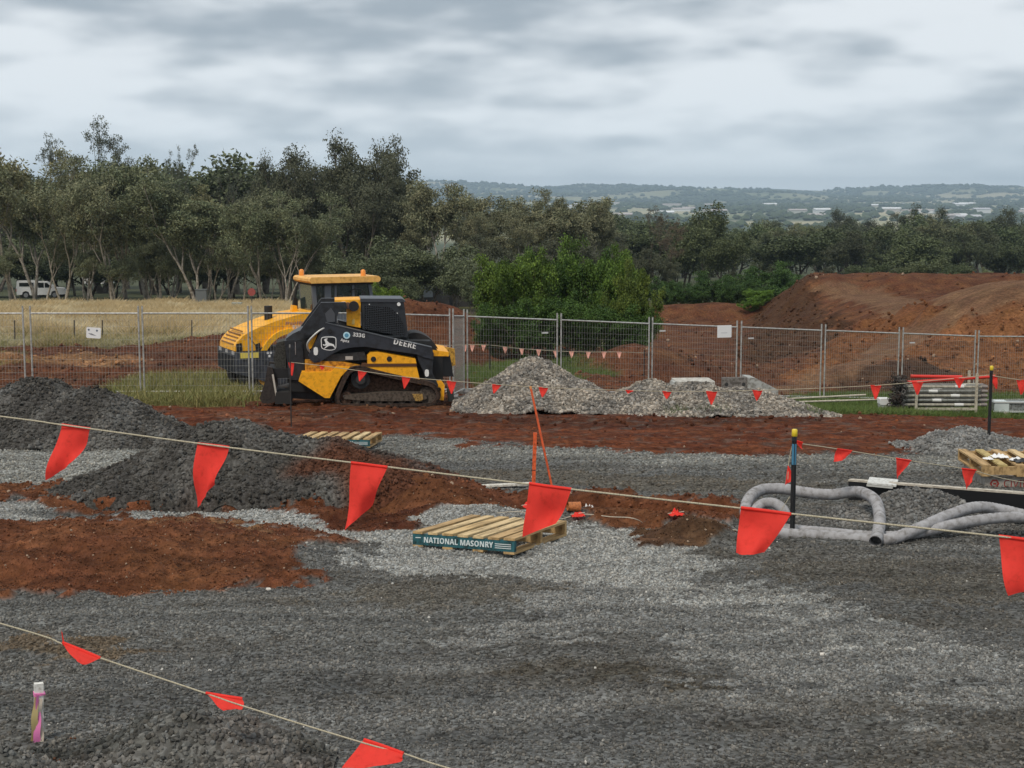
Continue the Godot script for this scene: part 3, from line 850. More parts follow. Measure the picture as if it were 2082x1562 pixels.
func vegetation() -> void:
	var olive := Color(0.205, 0.196, 0.108); var grey_green := Color(0.130, 0.150, 0.088)
	var gum := {"stems": 2, "lean": 0.17, "bole": 2.6, "girth": 0.115, "levels": 4, "bend": 0.16, "lift": 0.5, "fork": 0.45, "low": 0.28, "high": 0.62, "shrink": 0.66, "clump": 0.6, "flat": 0.8, "leaves": 78, "leaf": 0.2, "narrow": 0.2, "droop": 0.7, "c1": olive, "c2": grey_green, "leafy": 2}
	var single := gum.merged({"stems": 1, "bole": 2.9, "girth": 0.14, "fork": 0.7}, true)
	var triple := gum.merged({"stems": 3, "lean": 0.22, "bole": 2.9, "girth": 0.09, "fork": 0.2}, true)
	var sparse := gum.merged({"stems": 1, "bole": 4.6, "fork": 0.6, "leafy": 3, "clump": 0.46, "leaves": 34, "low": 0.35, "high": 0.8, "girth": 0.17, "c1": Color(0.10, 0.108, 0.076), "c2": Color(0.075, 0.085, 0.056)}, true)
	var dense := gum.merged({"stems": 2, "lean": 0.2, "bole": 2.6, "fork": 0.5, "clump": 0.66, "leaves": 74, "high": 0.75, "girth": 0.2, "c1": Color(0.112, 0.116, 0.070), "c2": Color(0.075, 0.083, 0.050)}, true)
	var bush := {"leafy": 0, "stems": 6, "lean": 0.6, "bole": 1.9, "girth": 0.1, "levels": 4, "bend": 0.2, "lift": 0.35, "fork": 0.1, "low": 0.35, "high": 0.95, "shrink": 0.72, "clump": 0.66, "flat": 0.85, "leaves": 84, "leaf": 0.2, "narrow": 0.3, "droop": 0.1, "c1": Color(0.115, 0.19, 0.035), "c2": Color(0.034, 0.072, 0.019)}
	var round_tree := gum.merged({"stems": 2, "lean": 0.3, "leafy": 1, "bole": 2.1, "girth": 0.18, "fork": 0.45, "low": 0.35, "high": 0.9, "clump": 0.85, "leaves": 56, "leaf": 0.24, "narrow": 0.3, "droop": 0.2, "c1": Color(0.125, 0.14, 0.07), "c2": Color(0.082, 0.10, 0.05)}, true)
	kinds = {
		"gum": [grow(1, gum), grow(2, gum.merged({"bole": 3.3, "leafy": 3}, true)), grow(3, triple), grow(4, triple), grow(21, gum.merged({"bole": 2.1, "leaves": 60}, true)), grow(22, single.merged({"leaves": 56}, true))],
		"single": [grow(5, single), grow(6, single)],
		"sparse": [grow(7, sparse), grow(8, sparse)],
		"dense": [grow(9, dense), grow(10, dense)],
		"bush": [grow(11, bush), grow(12, bush)],
		"round": [grow(13, round_tree), grow(14, round_tree), grow(15, round_tree)],
	}
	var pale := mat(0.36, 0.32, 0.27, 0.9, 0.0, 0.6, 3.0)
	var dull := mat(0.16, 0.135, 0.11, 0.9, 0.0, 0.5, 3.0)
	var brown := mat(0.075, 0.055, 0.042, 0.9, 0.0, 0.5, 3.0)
	var edge := "gum trees along the edge of the dry grass"
	for p in [[Vector3(-48.118, 7.644, -142), 1.1, "behind the tail of the parked white ute"], [Vector3(-41.366, 6.658, -136), 1.15, "over the bonnet of the parked white ute"], [Vector3(-42.117, 7.799, -146), 1.1, "with its fork just past the bonnet of the white ute"], [Vector3(-35.14, 4.803, -130), 1.0, "with a slim low fork past the white ute"], [Vector3(-37.255, 6.626, -142), 1.15, "and broad crown beside the second white vehicle"], [Vector3(-33.407, 5.01, -140), 1.0, "between the second vehicle and the grey cabinet"], [Vector3(-27.851, 4.633, -130), 1.25, "with the widest crown before the grey cabinet"], [Vector3(-28.535, 4.066, -138), 1.0, "directly over the grey cabinet"], [Vector3(-27.549, 3.773, -144), 1.1, "between the grey cabinet and the pale green box"], [Vector3(-21.381, 2.41, -126), 1.0, "leaning beside the red road sign"], [Vector3(-18.892, 3.34, -124), 1.35, "with a wide crown behind the roller exhaust"], [Vector3(-17.611, 3.026, -138), 1.25, "standing behind the roller cab roof"], [Vector3(-48.491, 7.125, -150), 1.2, "over the cab of the parked white ute"], [Vector3(-37.137, 6.636, -150), 1.2, "in the second row behind the second vehicle"], [Vector3(-34.927, 4.86, -152), 1.1, "in the second row before the grey cabinet"]]:
		tree("gum_tree", "gum", p[0], p[1], [[1, 1, 1], [0.85, 0.9, 0.85], [1.12, 1.02, 0.9], [0.95, 1.02, 1.0]][rng.randi() % 4], pale, "pale trunked olive gum " + p[2], "tree", edge)
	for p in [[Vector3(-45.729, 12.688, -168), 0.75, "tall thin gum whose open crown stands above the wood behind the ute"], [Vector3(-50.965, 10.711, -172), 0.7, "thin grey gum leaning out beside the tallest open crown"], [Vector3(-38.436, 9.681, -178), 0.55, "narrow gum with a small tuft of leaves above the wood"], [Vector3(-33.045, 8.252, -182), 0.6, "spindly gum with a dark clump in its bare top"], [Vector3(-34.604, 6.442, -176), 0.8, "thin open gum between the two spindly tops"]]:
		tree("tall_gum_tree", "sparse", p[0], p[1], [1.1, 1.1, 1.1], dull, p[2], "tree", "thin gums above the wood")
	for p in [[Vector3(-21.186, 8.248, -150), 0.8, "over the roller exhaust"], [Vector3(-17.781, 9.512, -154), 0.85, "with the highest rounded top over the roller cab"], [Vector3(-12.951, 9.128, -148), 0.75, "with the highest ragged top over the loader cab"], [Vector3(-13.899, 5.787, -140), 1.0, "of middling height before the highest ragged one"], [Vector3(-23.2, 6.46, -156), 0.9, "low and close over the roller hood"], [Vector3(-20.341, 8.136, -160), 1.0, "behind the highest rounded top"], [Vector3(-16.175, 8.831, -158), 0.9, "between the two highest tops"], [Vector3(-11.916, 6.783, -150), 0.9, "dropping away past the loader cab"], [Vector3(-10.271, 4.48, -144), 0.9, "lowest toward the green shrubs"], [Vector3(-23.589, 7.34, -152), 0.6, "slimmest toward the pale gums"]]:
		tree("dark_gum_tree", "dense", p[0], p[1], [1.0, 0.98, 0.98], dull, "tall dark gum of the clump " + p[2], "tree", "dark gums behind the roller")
	for p in [[Vector3(-5.928, 4.327, -132), 1.0], [Vector3(-8.971, 2.586, -142), 1.1], [Vector3(-3.77, 2.76, -150), 1.1], [Vector3(-0.313, 3.312, -158), 1.1], [Vector3(4.411, 3.842, -150), 0.95], [Vector3(7.159, 2.639, -158), 1.0], [Vector3(1.598, 1.653, -142), 1.1], [Vector3(-4.882, 1.4, -146), 1.1], [Vector3(-2.063, 1.621, -152), 1.2], [Vector3(1.043, 2.937, -166), 1.2], [Vector3(3.092, 2.12, -146), 1.2], [Vector3(6.333, 2.947, -168), 1.2], [Vector3(8.145, 1.381, -150), 1.1], [Vector3(-8.525, 1.857, -160), 1.2]]:
		tree("grey_gum_tree", "single", p[0], p[1], [1.05, 1.0, 1.0], pale, "grey gum with bare lower trunk behind the green shrubs", "tree", "gums behind the green shrubs")
	for p in [[Vector3(-9.434, -0.406, -118), 1.4], [Vector3(-6.359, -1.017, -112), 1.3], [Vector3(-11.388, -1.759, -112), 1.3], [Vector3(-4.163, -1.62, -108), 1.2], [Vector3(-2.696, -2.67, -100), 1.2], [Vector3(-7.584, -3.054, -108), 1.3], [Vector3(-1.418, -2.171, -104), 1.3], [Vector3(-13.359, -1.186, -118), 1.2]]:
		tree("young_gum_tree", "round", p[0], p[1], [1.05, 1.05, 1.1], dull, "young grey green tree in the undergrowth behind the loader", "tree", "young trees behind the loader")
	for p in [Vector3(-45.65, -1.69, -136), Vector3(-43.611, -0.378, -138), Vector3(-38.068, -1.191, -134), Vector3(-34.946, -2.382, -130), Vector3(-33.432, -0.791, -136), Vector3(-30.755, -2.077, -134), Vector3(-26.318, -0.705, -132), Vector3(-23.782, -1.522, -130), Vector3(-21.087, -1.889, -128), Vector3(-18.588, -0.663, -130), Vector3(-15.939, -1.41, -126)]:
		tree("sapling", "gum", p, 1.25, [0.95, 1.0, 1.0], pale, "young leafy gum between the pale trunks", "tree", "young gums between the pale trunks")
	# the wood behind, closing the gaps
	var px := -0.44
	while px < -0.075:
		var d: float = rng.randf_range(185.0, 250.0)
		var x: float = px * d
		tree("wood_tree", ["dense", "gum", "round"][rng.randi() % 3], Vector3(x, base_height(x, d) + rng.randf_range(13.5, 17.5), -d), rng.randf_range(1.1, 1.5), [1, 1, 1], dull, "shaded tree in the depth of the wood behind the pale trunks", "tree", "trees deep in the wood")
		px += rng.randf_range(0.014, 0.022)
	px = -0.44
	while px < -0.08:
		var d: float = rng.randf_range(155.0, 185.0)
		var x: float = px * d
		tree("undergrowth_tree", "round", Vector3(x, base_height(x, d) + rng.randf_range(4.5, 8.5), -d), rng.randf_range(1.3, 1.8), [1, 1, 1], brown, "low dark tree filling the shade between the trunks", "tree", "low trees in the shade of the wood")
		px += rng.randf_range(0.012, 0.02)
	# right of the middle
	for p in [[Vector3(16.443, 2.292, -175), 0.8, [1.25, 0.95, 0.95], "reddish brown thin crowned tree beside the dark round one"], [Vector3(17.194, 0.739, -168), 0.9, [1.4, 0.95, 0.95], "reddish brown bare looking tree behind the flat red soil"]]:
		tree("brown_tree", "sparse", p[0], p[1], p[2], brown, p[3], "tree", "")
	for p in [[Vector3(25.741, 2.312, -195), 0.95], [Vector3(22.056, -0.354, -188), 0.9], [Vector3(25.905, -1.139, -180), 0.9]]:
		tree("dark_crowned_tree", "round", p[0], p[1], [0.8, 0.82, 0.7], brown, "dark dense crown rising at the left end of the far wood", "tree", "dark crowns at the end of the far wood")
	for p in [[Vector3(83.6, 1.264, -372), 0.95, "dark gum standing above the far wood beside the broad crown"], [Vector3(95.163, 2.475, -360), 1.15, "broad dark crown standing highest over the far wood"], [Vector3(103.434, 1.759, -366), 0.8, "dark crown leaning against the broad one over the far wood"], [Vector3(114.557, 1.545, -350), 1.1, "spreading flat topped crown over the far wood by the sheds"]]:
		tree("high_crowned_tree", "dense", p[0], p[1], [0.85, 0.88, 0.85], brown, p[2], "tree", "")
	for row in [[560.0, 0.06, 0.4, 11.0, 15.0, 0.014], [430.0, 0.07, 0.4, 11.0, 16.5, 0.014], [345.0, 0.08, 0.4, 10.0, 14.5, 0.016], [285.0, 0.09, 0.4, 9.0, 12.5, 0.018], [230.0, 0.1, 0.4, 6.5, 9.5, 0.021], [180.0, 0.15, 0.4, 3.0, 5.0, 0.026]]:
		var q: float = row[1]
		while q < row[2]:
			var d: float = row[0] * rng.randf_range(0.93, 1.07)
			var x: float = q * d
			var bright: float = rng.randf_range(0.6, 1.05)
			tree("far_wood_tree", ["round", "dense", "gum", "round"][rng.randi() % 4], Vector3(x, base_height(x, d) + rng.randf_range(row[3], row[4]), -d), rng.randf_range(1.2, 1.8), [bright, bright * rng.randf_range(0.98, 1.1), bright * 0.9], brown, "green tree of the far wood beyond the red earth bank", "tree", "trees of the far wood")
			q += row[5] * rng.randf_range(0.7, 1.3)
	for p in [[Vector3(11.278, -1.32, -190), 0.9], [Vector3(15.938, -0.643, -210), 1.0], [Vector3(11.232, -2.642, -170), 1.1], [Vector3(12.909, -3.075, -150), 1.1], [Vector3(8.297, -1.139, -180), 1.0], [Vector3(-1.767, -0.234, -130), 1.2], [Vector3(2.081, -0.62, -128), 1.3], [Vector3(5.134, -1.092, -130), 1.3], [Vector3(7.626, -1.578, -132), 1.2], [Vector3(10.872, -1.339, -140), 1.2], [Vector3(14.642, -2.082, -150), 1.2], [Vector3(16.647, -3.075, -150), 1.1]]:
		tree("middle_tree", "dense", p[0], p[1], [1.0, 1.0, 1.0], dull, "dull green tree behind the bright shrubs", "tree", "trees behind the bright shrubs")
	# shrubs
	for p in [[Vector3(0.069, 0.663, -52), 0.62, [1.35, 1.2, 1.0], "rounded bright green shrub nearest the loader behind the fence"], [Vector3(1.259, 1.015, -55), 0.66, [1.1, 1.05, 1.0], "tallest bright green shrub in the middle of the clump behind the fence"], [Vector3(2.492, 0.607, -54), 0.6, [0.8, 0.85, 0.9], "deep green shrub squeezed between the bright ones behind the fence"], [Vector3(3.465, 0.81, -53), 0.55, [1.2, 1.15, 1.0], "upright bright green shrub beside the paler feathery one"]]:
		tree("leafy_shrub", "bush", p[0], p[1], p[2], brown, p[3], "shrub", "bright shrubs behind the fence")
	for p in [[Vector3(-0.527, -1.172, -51), 0.8], [Vector3(0.483, -0.941, -50), 1.0], [Vector3(1.649, -0.774, -50), 1.0], [Vector3(2.901, -1.024, -50), 1.0], [Vector3(4.07, -1.274, -50), 0.8]]:
		tree("low_shrub", "bush", p[0], p[1], [0.8, 0.85, 0.85], brown, "low dark shrub at the foot of the bright ones behind the fence", "shrub", "low shrubs behind the fence")
	tree("pale_shrub", "bush", Vector3(4.186, 0.32, -51), 0.5, [1.5, 1.15, 1.1], dull, "paler feathery green shrub at the right end of the bright shrubs", "shrub", "")
	tree("small_shrub", "bush", Vector3(-6.792, -1.978, -80), 1.1, [1.7, 1.45, 1.0], brown, "small yellow green bush behind the roller cab", "shrub", "")
	for p in [[Vector3(11.953, -3.003, -100), 1.3], [Vector3(14.323, -2.447, -104), 1.3], [Vector3(15.751, -2.766, -102), 1.2], [Vector3(19.322, -2.13, -112), 1.3], [Vector3(22.332, -2.945, -118), 1.2], [Vector3(11.077, -2.958, -106), 1.2]]:
		tree("dark_shrub", "bush", p[0], p[1], [0.75, 0.8, 1.0], brown, "dark green shrub behind the flat red soil", "shrub", "dark shrubs behind the red soil")
	for q in [Vector2(15.517, 94.676), Vector2(16.126, 95.908), Vector2(28.019, 161.913), Vector2(36.596, 204.486), Vector2(44.121, 237.774), Vector2(53.524, 278.553)]:
		tree("low_bush", "bush", Vector3(q.x, height(q.x, q.y) + rng.randf_range(0.8, 1.2), -q.y), 1.5, [1.5, 1.5, 1.0], brown, "low yellow green plant on the shoulder of the red bank", "bush", "low plants on the shoulder of the bank")
	grass()

func blades(n: int, s: int, spread: float, width: float) -> ArrayMesh:
	var r := RandomNumberGenerator.new()
	r.seed = s
	var v := PackedVector3Array()
	for k in n:
		var p := Vector3(r.randfn() * spread, 0, r.randfn() * spread)
		var lean := Vector3(r.randfn() * 0.22, r.randf_range(0.55, 1.0), r.randfn() * 0.22)
		var side := Vector3(r.randfn(), 0, r.randfn()).normalized() * width
		v.append(p - side); v.append(p + lean * 0.55 + side * 0.6); v.append(p + side)
		v.append(p - side * 0.6 + lean * 0.4); v.append(p + lean + Vector3(lean.x, 0, lean.z) * 0.5); v.append(p + lean * 0.55 + side * 0.6)
	var arr := []
	arr.resize(Mesh.ARRAY_MAX)
	arr[Mesh.ARRAY_VERTEX] = v
	var am := ArrayMesh.new()
	am.add_surface_from_arrays(Mesh.PRIMITIVE_TRIANGLES, arr)
	return am

func grass() -> void:
	var r := RandomNumberGenerator.new()
	r.seed = 99
	var gm := leaf_mat(1, 1, 1)
	var buf := PackedFloat32Array()
	buf.resize(26000 * 16)
	var n := 0
	while n < 26000:
		var d: float = lerpf(56.0, 126.0, pow(r.randf(), 1.35))
		var x: float = r.randf_range(-0.42, -0.1) * d
		ground(x, d)
		if g_cls != 2 or x > -0.125 * d: continue
		var f: float = nz.get_noise_2d(x * 0.25, d * 0.12)
		var c := Color(0.70, 0.60, 0.39).lerp(Color(0.54, 0.46, 0.30), r.randf())
		if f > 0.15: c = c.lerp(Color(0.42, 0.27, 0.09), 0.5)
		if d < 60.0 + r.randf() * 4.0: c = c.lerp(Color(0.16, 0.17, 0.05), r.randf() * 0.9)
		var s: float = r.randf_range(0.32, 0.62) * (1.0 + f * 0.4) * (1.2 if d > 62.0 else 0.75)
		put(buf, n * 16, Basis(Vector3.UP, r.randf() * TAU) * Basis.from_scale(Vector3(s * 1.3, s, s * 1.3)), Vector3(x, height(x, d) - 0.03, -d), c)
		n += 1
	tag(scatter("dry_grass", blades(16, 3, 0.32, 0.016), gm, buf), "tall dry yellow grass of the paddock before the trees", "grass", "", "stuff")
	buf = PackedFloat32Array()
	buf.resize(14000 * 16)
	n = 0
	for k in 90000:
		if n >= 14000: break
		var d: float = lerpf(27.0, 58.0, r.randf())
		var x: float = r.randf_range(-0.4, 0.4) * d
		var c0 := ground(x, d)
		if g_cls != 2:
			continue
		var dry: float = clampf((c0.r - 0.055) / 0.1, 0.0, 1.0)
		var c := Color(0.10, 0.155, 0.035).lerp(Color(0.30, 0.25, 0.10), clampf(dry * 0.7 + r.randf_range(-0.4, 0.3), 0.0, 1.0))
		c = c * r.randf_range(0.7, 1.2)
		if dry > 0.3 and r.randf() > 0.3: continue
		var s: float = r.randf_range(0.12, 0.30) * (1.0 + dry * 0.5)
		put(buf, n * 16, Basis(Vector3.UP, r.randf() * TAU) * Basis.from_scale(Vector3(s, s, s)), Vector3(x, height(x, d) - 0.01, -d), c)
		n += 1
	for k in 130:
		var x: float = r.randf_range(3.1, 4.1) if k < 70 else r.randf_range(5.4, 6.3)
		var d: float = r.randf_range(28.6, 29.4) if k < 70 else r.randf_range(29.6, 30.4)
		var s: float = r.randf_range(0.15, 0.36)
		buf.resize(maxi(buf.size(), (n + 1) * 16))
		put(buf, n * 16, Basis(Vector3.UP, r.randf() * TAU) * Basis.from_scale(Vector3(s, s, s)), Vector3(x, height(x, d) - 0.01, -d), Color(0.10, 0.14, 0.04) * r.randf_range(0.7, 1.3))
		n += 1
	buf.resize(n * 16)
	tag(scatter("verge_grass", blades(14, 8, 0.34, 0.03), gm, buf), "green and yellowing grass along the foot of the site fence", "grass", "", "stuff")

# ---------------------------------------------------------------- machines
func part(parent: Node3D, called: String, poly: PackedVector2Array, z0: float, z1: float, m: Material) -> MeshInstance3D:
	var st := mb()
	prism(st, poly, z0, z1)
	return obj(called, st, m, parent)

func cyl(parent: Node3D, called: String, c: Vector2, r: float, z0: float, z1: float, m: Material, sides := 20) -> MeshInstance3D:
	var st := mb()
	disc_prism(st, c, r, z0, z1, sides)
	return obj(called, st, m, parent)

func words(parent: Node3D, called: String, text: String, size: float, at: Vector3, tilt: float, m: Material, bold := true, serif := false) -> MeshInstance3D:
	var f := SystemFont.new()
	f.font_names = PackedStringArray(["Droid Serif" if serif else "Droid Sans"])
	f.font_weight = 700 if bold else 400
	var t := TextMesh.new()
	t.text = text
	t.font = f
	t.font_size = 64
	t.pixel_size = size / 46.0
	t.depth = 0.006
	var o := show_mesh(called, t, m, parent)
	o.position = at
	o.rotation.z = tilt
	return o

func inset(poly: PackedVector2Array, by: float) -> PackedVector2Array:
	var c := Vector2.ZERO
	for p in poly: c += p
	c /= poly.size()
	var out := PackedVector2Array()
	var n := poly.size()
	for k in n:
		var e := (poly[(k + 1) % n] - poly[(k - 1 + n) % n]).normalized()
		var nn := Vector2(-e.y, e.x)
		if nn.dot(c - poly[k]) < 0.0: nn = -nn
		out.append(poly[k] + nn * by)
	return out

func rounded(poly: PackedVector2Array, steps := 4) -> PackedVector2Array:
	var out := PackedVector2Array()
	var n := poly.size()
	for k in n:
		var a := poly[(k - 1 + n) % n]; var b := poly[k]; var c := poly[(k + 1) % n]; var d := poly[(k + 2) % n]
		for s in steps: out.append(b.cubic_interpolate(c, a, d, float(s) / steps))
	return out

func machines() -> void:
	track_loader()
	roller()
	utes()

func track_loader() -> void:
	var yellow := mat(0.95, 0.43, 0.010, 0.5, 0.0, 0.14, 0.9)
	var black := mat(0.022, 0.025, 0.031, 0.5, 0.0, 0.5, 1.3)
	var blue_black := mat(0.032, 0.037, 0.048, 0.42, 0.0, 0.3, 1.6)
	var dark := mat(0.010, 0.010, 0.011, 0.7)
	var rubber := mat(0.060, 0.036, 0.025, 0.95, 0.0, 0.6, 0.6)
	var steel := mat(0.11, 0.085, 0.065, 0.75, 0.2, 0.6, 0.5)
	var muddy := mat(0.10, 0.055, 0.035, 0.95, 0.0, 0.6, 0.5)
	var white := mat(0.78, 0.78, 0.76, 0.5)
	var chrome := mat(0.6, 0.6, 0.6, 0.25, 0.9)
	var gum := mat(0.03, 0.03, 0.03, 0.8)
	var t := thing("track_loader", "yellow and black compact track loader parked before the fence", "track loader", Vector3(-3.176, -2.066, -30.35), deg_to_rad(7.0))
	t.position.y = height(t.position.x, -t.position.z - 0.4) - 0.02
	# crawler tracks
	var outer := rounded(PackedVector2Array([Vector2(-0.337, 0.01), Vector2(0.102, 0), Vector2(0.714, -0.01), Vector2(1.408, -0.01), Vector2(1.592, 0.061), Vector2(1.663, 0.204), Vector2(1.612, 0.357), Vector2(1.469, 0.459), Vector2(1.102, 0.541), Vector2(0.714, 0.633), Vector2(0.357, 0.724), Vector2(0.102, 0.796), Vector2(-0.082, 0.796), Vector2(-0.224, 0.714), Vector2(-0.347, 0.49), Vector2(-0.449, 0.224), Vector2(-0.439, 0.082)]), 4)
	for side in [0.0, -1.56]:
		var tr := Node3D.new()
		tr.name = "track"
		t.add_child(tr, true)
		var st := mb()
		var inner := inset(outer, 0.055)
		loop_prism(st, outer, inner, side - 0.44, side)
		var n := outer.size()
		for k in n:
			for h in 2:
				var p: Vector2 = outer[k].lerp(outer[(k + 1) % n], 0.5 * h)
				var e := (outer[(k + 1) % n] - outer[k]).normalized()
				var out := Vector2(e.y, -e.x)
				if out.dot(p - Vector2(0.6, 0.35)) < 0.0: out = -out
				box(st, Vector3(p.x + out.x * 0.012, p.y + out.y * 0.012, side - 0.22), Vector3(0.045, 0.05, 0.43), Basis(Vector3(e.x, e.y, 0), Vector3(-e.y, e.x, 0), Vector3(0, 0, 1)))
		obj("belt", st, rubber, tr)
		cyl(tr, "sprocket", Vector2(0.04, 0.56), 0.2, side - 0.36, side - 0.1, dark, 24)
		cyl(tr, "hub", Vector2(0.04, 0.56), 0.1, side - 0.1, side - 0.05, gum, 18)
		cyl(tr, "idler_wheel", Vector2(1.43, 0.2), 0.185, side - 0.36, side - 0.08, steel, 24)
		cyl(tr, "idler_wheel", Vector2(-0.26, 0.17), 0.13, side - 0.36, side - 0.08, muddy, 24)
		for k in 6: cyl(tr, "roller_wheel", Vector2(-0.05 + k * 0.235, 0.125), 0.085, side - 0.36, side - 0.06, steel, 16)
		part(tr, "side_frame", PackedVector2Array([Vector2(-0.337, 0.235), Vector2(0.122, 0.265), Vector2(0.714, 0.296), Vector2(1.276, 0.286), Vector2(1.408, 0.224), Vector2(1.408, 0.133), Vector2(1.276, 0.102), Vector2(0.714, 0.102), Vector2(0.122, 0.112), Vector2(-0.306, 0.163)]), side - 0.34, side - 0.03, steel)
		part(tr, "guard_plate", PackedVector2Array([Vector2(1.102, 0.245), Vector2(1.316, 0.245), Vector2(1.337, 0.133), Vector2(1.276, 0.092), Vector2(1.173, 0.102)]), side - 0.03, side + 0.005, mat(0.4, 0.24, 0.06, 0.7, 0.0, 0.6, 0.4))
		part(tr, "inner_panel", PackedVector2Array([Vector2(-0.265, 0.286), Vector2(-0.143, 0.612), Vector2(0.061, 0.673), Vector2(0.714, 0.531), Vector2(1.408, 0.367), Vector2(1.469, 0.224), Vector2(0.306, 0.204)]), side - 0.42, side - 0.3, muddy)
	# chassis and yellow body work
	part(t, "chassis", PackedVector2Array([Vector2(-1.449, 0.286), Vector2(-0.918, 0.245), Vector2(-0.51, 0.286), Vector2(-0.306, 0.694), Vector2(1.327, 0.49), Vector2(1.786, 0.388), Vector2(1.786, 0.949), Vector2(1.531, 1.306), Vector2(-1.02, 1.408), Vector2(-1.429, 1.306)]), -1.54, -0.46, dark)
	part(t, "belly_pan", PackedVector2Array([Vector2(-1.735, 0.133), Vector2(-0.408, 0.061), Vector2(-0.408, 0.286), Vector2(-1.327, 0.388), Vector2(-1.735, 0.286)]), -1.4, -0.6, black)
	part(t, "rear_corner", PackedVector2Array([Vector2(-1.173, 0.724), Vector2(-1.235, 0.541), Vector2(-0.704, 0.184), Vector2(-0.602, 0.184), Vector2(-0.367, 0.622), Vector2(-0.184, 0.816), Vector2(-0.449, 0.837), Vector2(-0.571, 0.724)]), -0.44, -0.06, yellow)
	part(t, "fender", PackedVector2Array([Vector2(-1.102, 0.959), Vector2(-0.306, 0.918), Vector2(0.051, 0.837), Vector2(0.051, 0.735), Vector2(-0.306, 0.776), Vector2(-0.551, 0.724), Vector2(-1.102, 0.724)]), -0.46, -0.2, mat(0.62, 0.27, 0.014, 0.5, 0.0, 0.5, 0.9))
	part(t, "side_panel", PackedVector2Array([Vector2(0.051, 0.827), Vector2(1.204, 0.816), Vector2(1.296, 0.429), Vector2(1.122, 0.48), Vector2(0.714, 0.592), Vector2(0.306, 0.714)]), -0.44, -0.055, yellow)
	part(t, "step_edge", PackedVector2Array([Vector2(0.082, 0.888), Vector2(1.204, 0.867), Vector2(1.204, 0.821), Vector2(0.051, 0.832)]), -0.44, -0.04, mat(0.09, 0.035, 0.012, 0.7))
	var up := part(t, "pivot_panel", PackedVector2Array([Vector2(0.184, 0.888), Vector2(0.184, 1.051), Vector2(0.245, 1.112), Vector2(0.408, 1.122), Vector2(1.184, 0.969), Vector2(1.204, 0.878)]), -0.44, -0.08, yellow)
	cyl(up, "bolt", Vector2(0.31, 0.98), 0.055, -0.08, -0.068, dark, 16)
	cyl(up, "bolt", Vector2(0.64, 0.98), 0.055, -0.08, -0.066, dark, 16)
	part(t, "front_cover", PackedVector2Array([Vector2(1.469, 0.469), Vector2(1.449, 0.337), Vector2(1.633, 0.082), Vector2(1.786, 0.061), Vector2(1.806, 0.388), Vector2(1.735, 0.49)]), -0.7, -0.3, yellow)
	cyl(t, "front_pin", Vector2(1.69, 0.3), 0.04, -0.3, -0.28, dark, 14)
	# lift arms
	for z in [-0.36, -1.84]:
		var arm := part(t, "lift_arm", PackedVector2Array([Vector2(-0.663, 1.735), Vector2(-0.102, 1.592), Vector2(0.714, 1.388), Vector2(1.531, 1.194), Vector2(1.571, 1.061), Vector2(1.561, 0.949), Vector2(1.357, 1), Vector2(1.214, 1.061), Vector2(0.755, 1.133), Vector2(0.133, 1.235), Vector2(-0.102, 1.224), Vector2(-0.337, 1.184), Vector2(-0.571, 1.071), Vector2(-0.806, 0.918), Vector2(-0.908, 0.908), Vector2(-1.01, 0.99), Vector2(-1.031, 1.061)]), z, z + 0.2, blue_black)
		part(arm, "arm_leg", PackedVector2Array([Vector2(1.224, 1.061), Vector2(1.561, 0.959), Vector2(1.541, 0.673), Vector2(1.663, 0.408), Vector2(1.633, 0.286), Vector2(1.449, 0.367), Vector2(1.347, 0.714), Vector2(1.245, 0.918)]), z + 0.03, z + 0.17, black)
		cyl(arm, "arm_pin", Vector2(-0.865, 0.995), 0.055, z + 0.2, z + 0.225, black, 16)
		cyl(arm, "arm_pin", Vector2(-0.58, 1.565), 0.05, z + 0.2, z + 0.22, dark, 16)
		part(arm, "top_edge", PackedVector2Array([Vector2(-0.663, 1.75), Vector2(-0.102, 1.607), Vector2(0.714, 1.403), Vector2(1.531, 1.209), Vector2(1.531, 1.194), Vector2(0.714, 1.388), Vector2(-0.102, 1.592), Vector2(-0.663, 1.735)]), z - 0.015, z + 0.215, mat(0.08, 0.088, 0.1, 0.45))
		part(t, "lift_cylinder", PackedVector2Array([Vector2(-0.694, 1.061), Vector2(0.122, 1.122), Vector2(0.184, 0.949), Vector2(-0.694, 0.918)]), z + 0.03, z + 0.13, mat(0.035, 0.034, 0.034, 0.5, 0.0, 0.4, 0.7))
	# upper rear link and hoses
	for z in [-0.42, -1.78]:
		part(t, "rear_link", PackedVector2Array([Vector2(-1.204, 1.551), Vector2(-1.041, 1.776), Vector2(-0.837, 2.041), Vector2(-0.755, 2.153), Vector2(-0.469, 2.153), Vector2(-0.245, 2.153), Vector2(-0.214, 2.031), Vector2(-0.306, 2.01), Vector2(-0.388, 1.959), Vector2(-0.429, 1.857), Vector2(-0.439, 1.714), Vector2(-0.653, 1.714), Vector2(-0.816, 1.551), Vector2(-1.02, 1.469)]), z, z + 0.18, black)
		part(t, "link_plate", PackedVector2Array([Vector2(-0.673, 1.918), Vector2(-0.551, 2.041), Vector2(-0.469, 1.918), Vector2(-0.469, 1.755), Vector2(-0.633, 1.745)]), z + 0.18, z + 0.2, mat(0.07, 0.075, 0.085, 0.4))
	part(t, "engine_hood", PackedVector2Array([Vector2(-1.49, 1.388), Vector2(-1.347, 1.49), Vector2(-1.194, 1.561), Vector2(-0.959, 1.602), Vector2(-0.765, 1.694), Vector2(-0.408, 1.694), Vector2(-0.306, 1.306), Vector2(-0.408, 0.949), Vector2(-1.102, 0.898), Vector2(-1.265, 0.694), Vector2(-1.429, 0.694)]), -1.5, -0.5, mat(0.04, 0.044, 0.05, 0.4, 0.0, 0.3, 1.0))
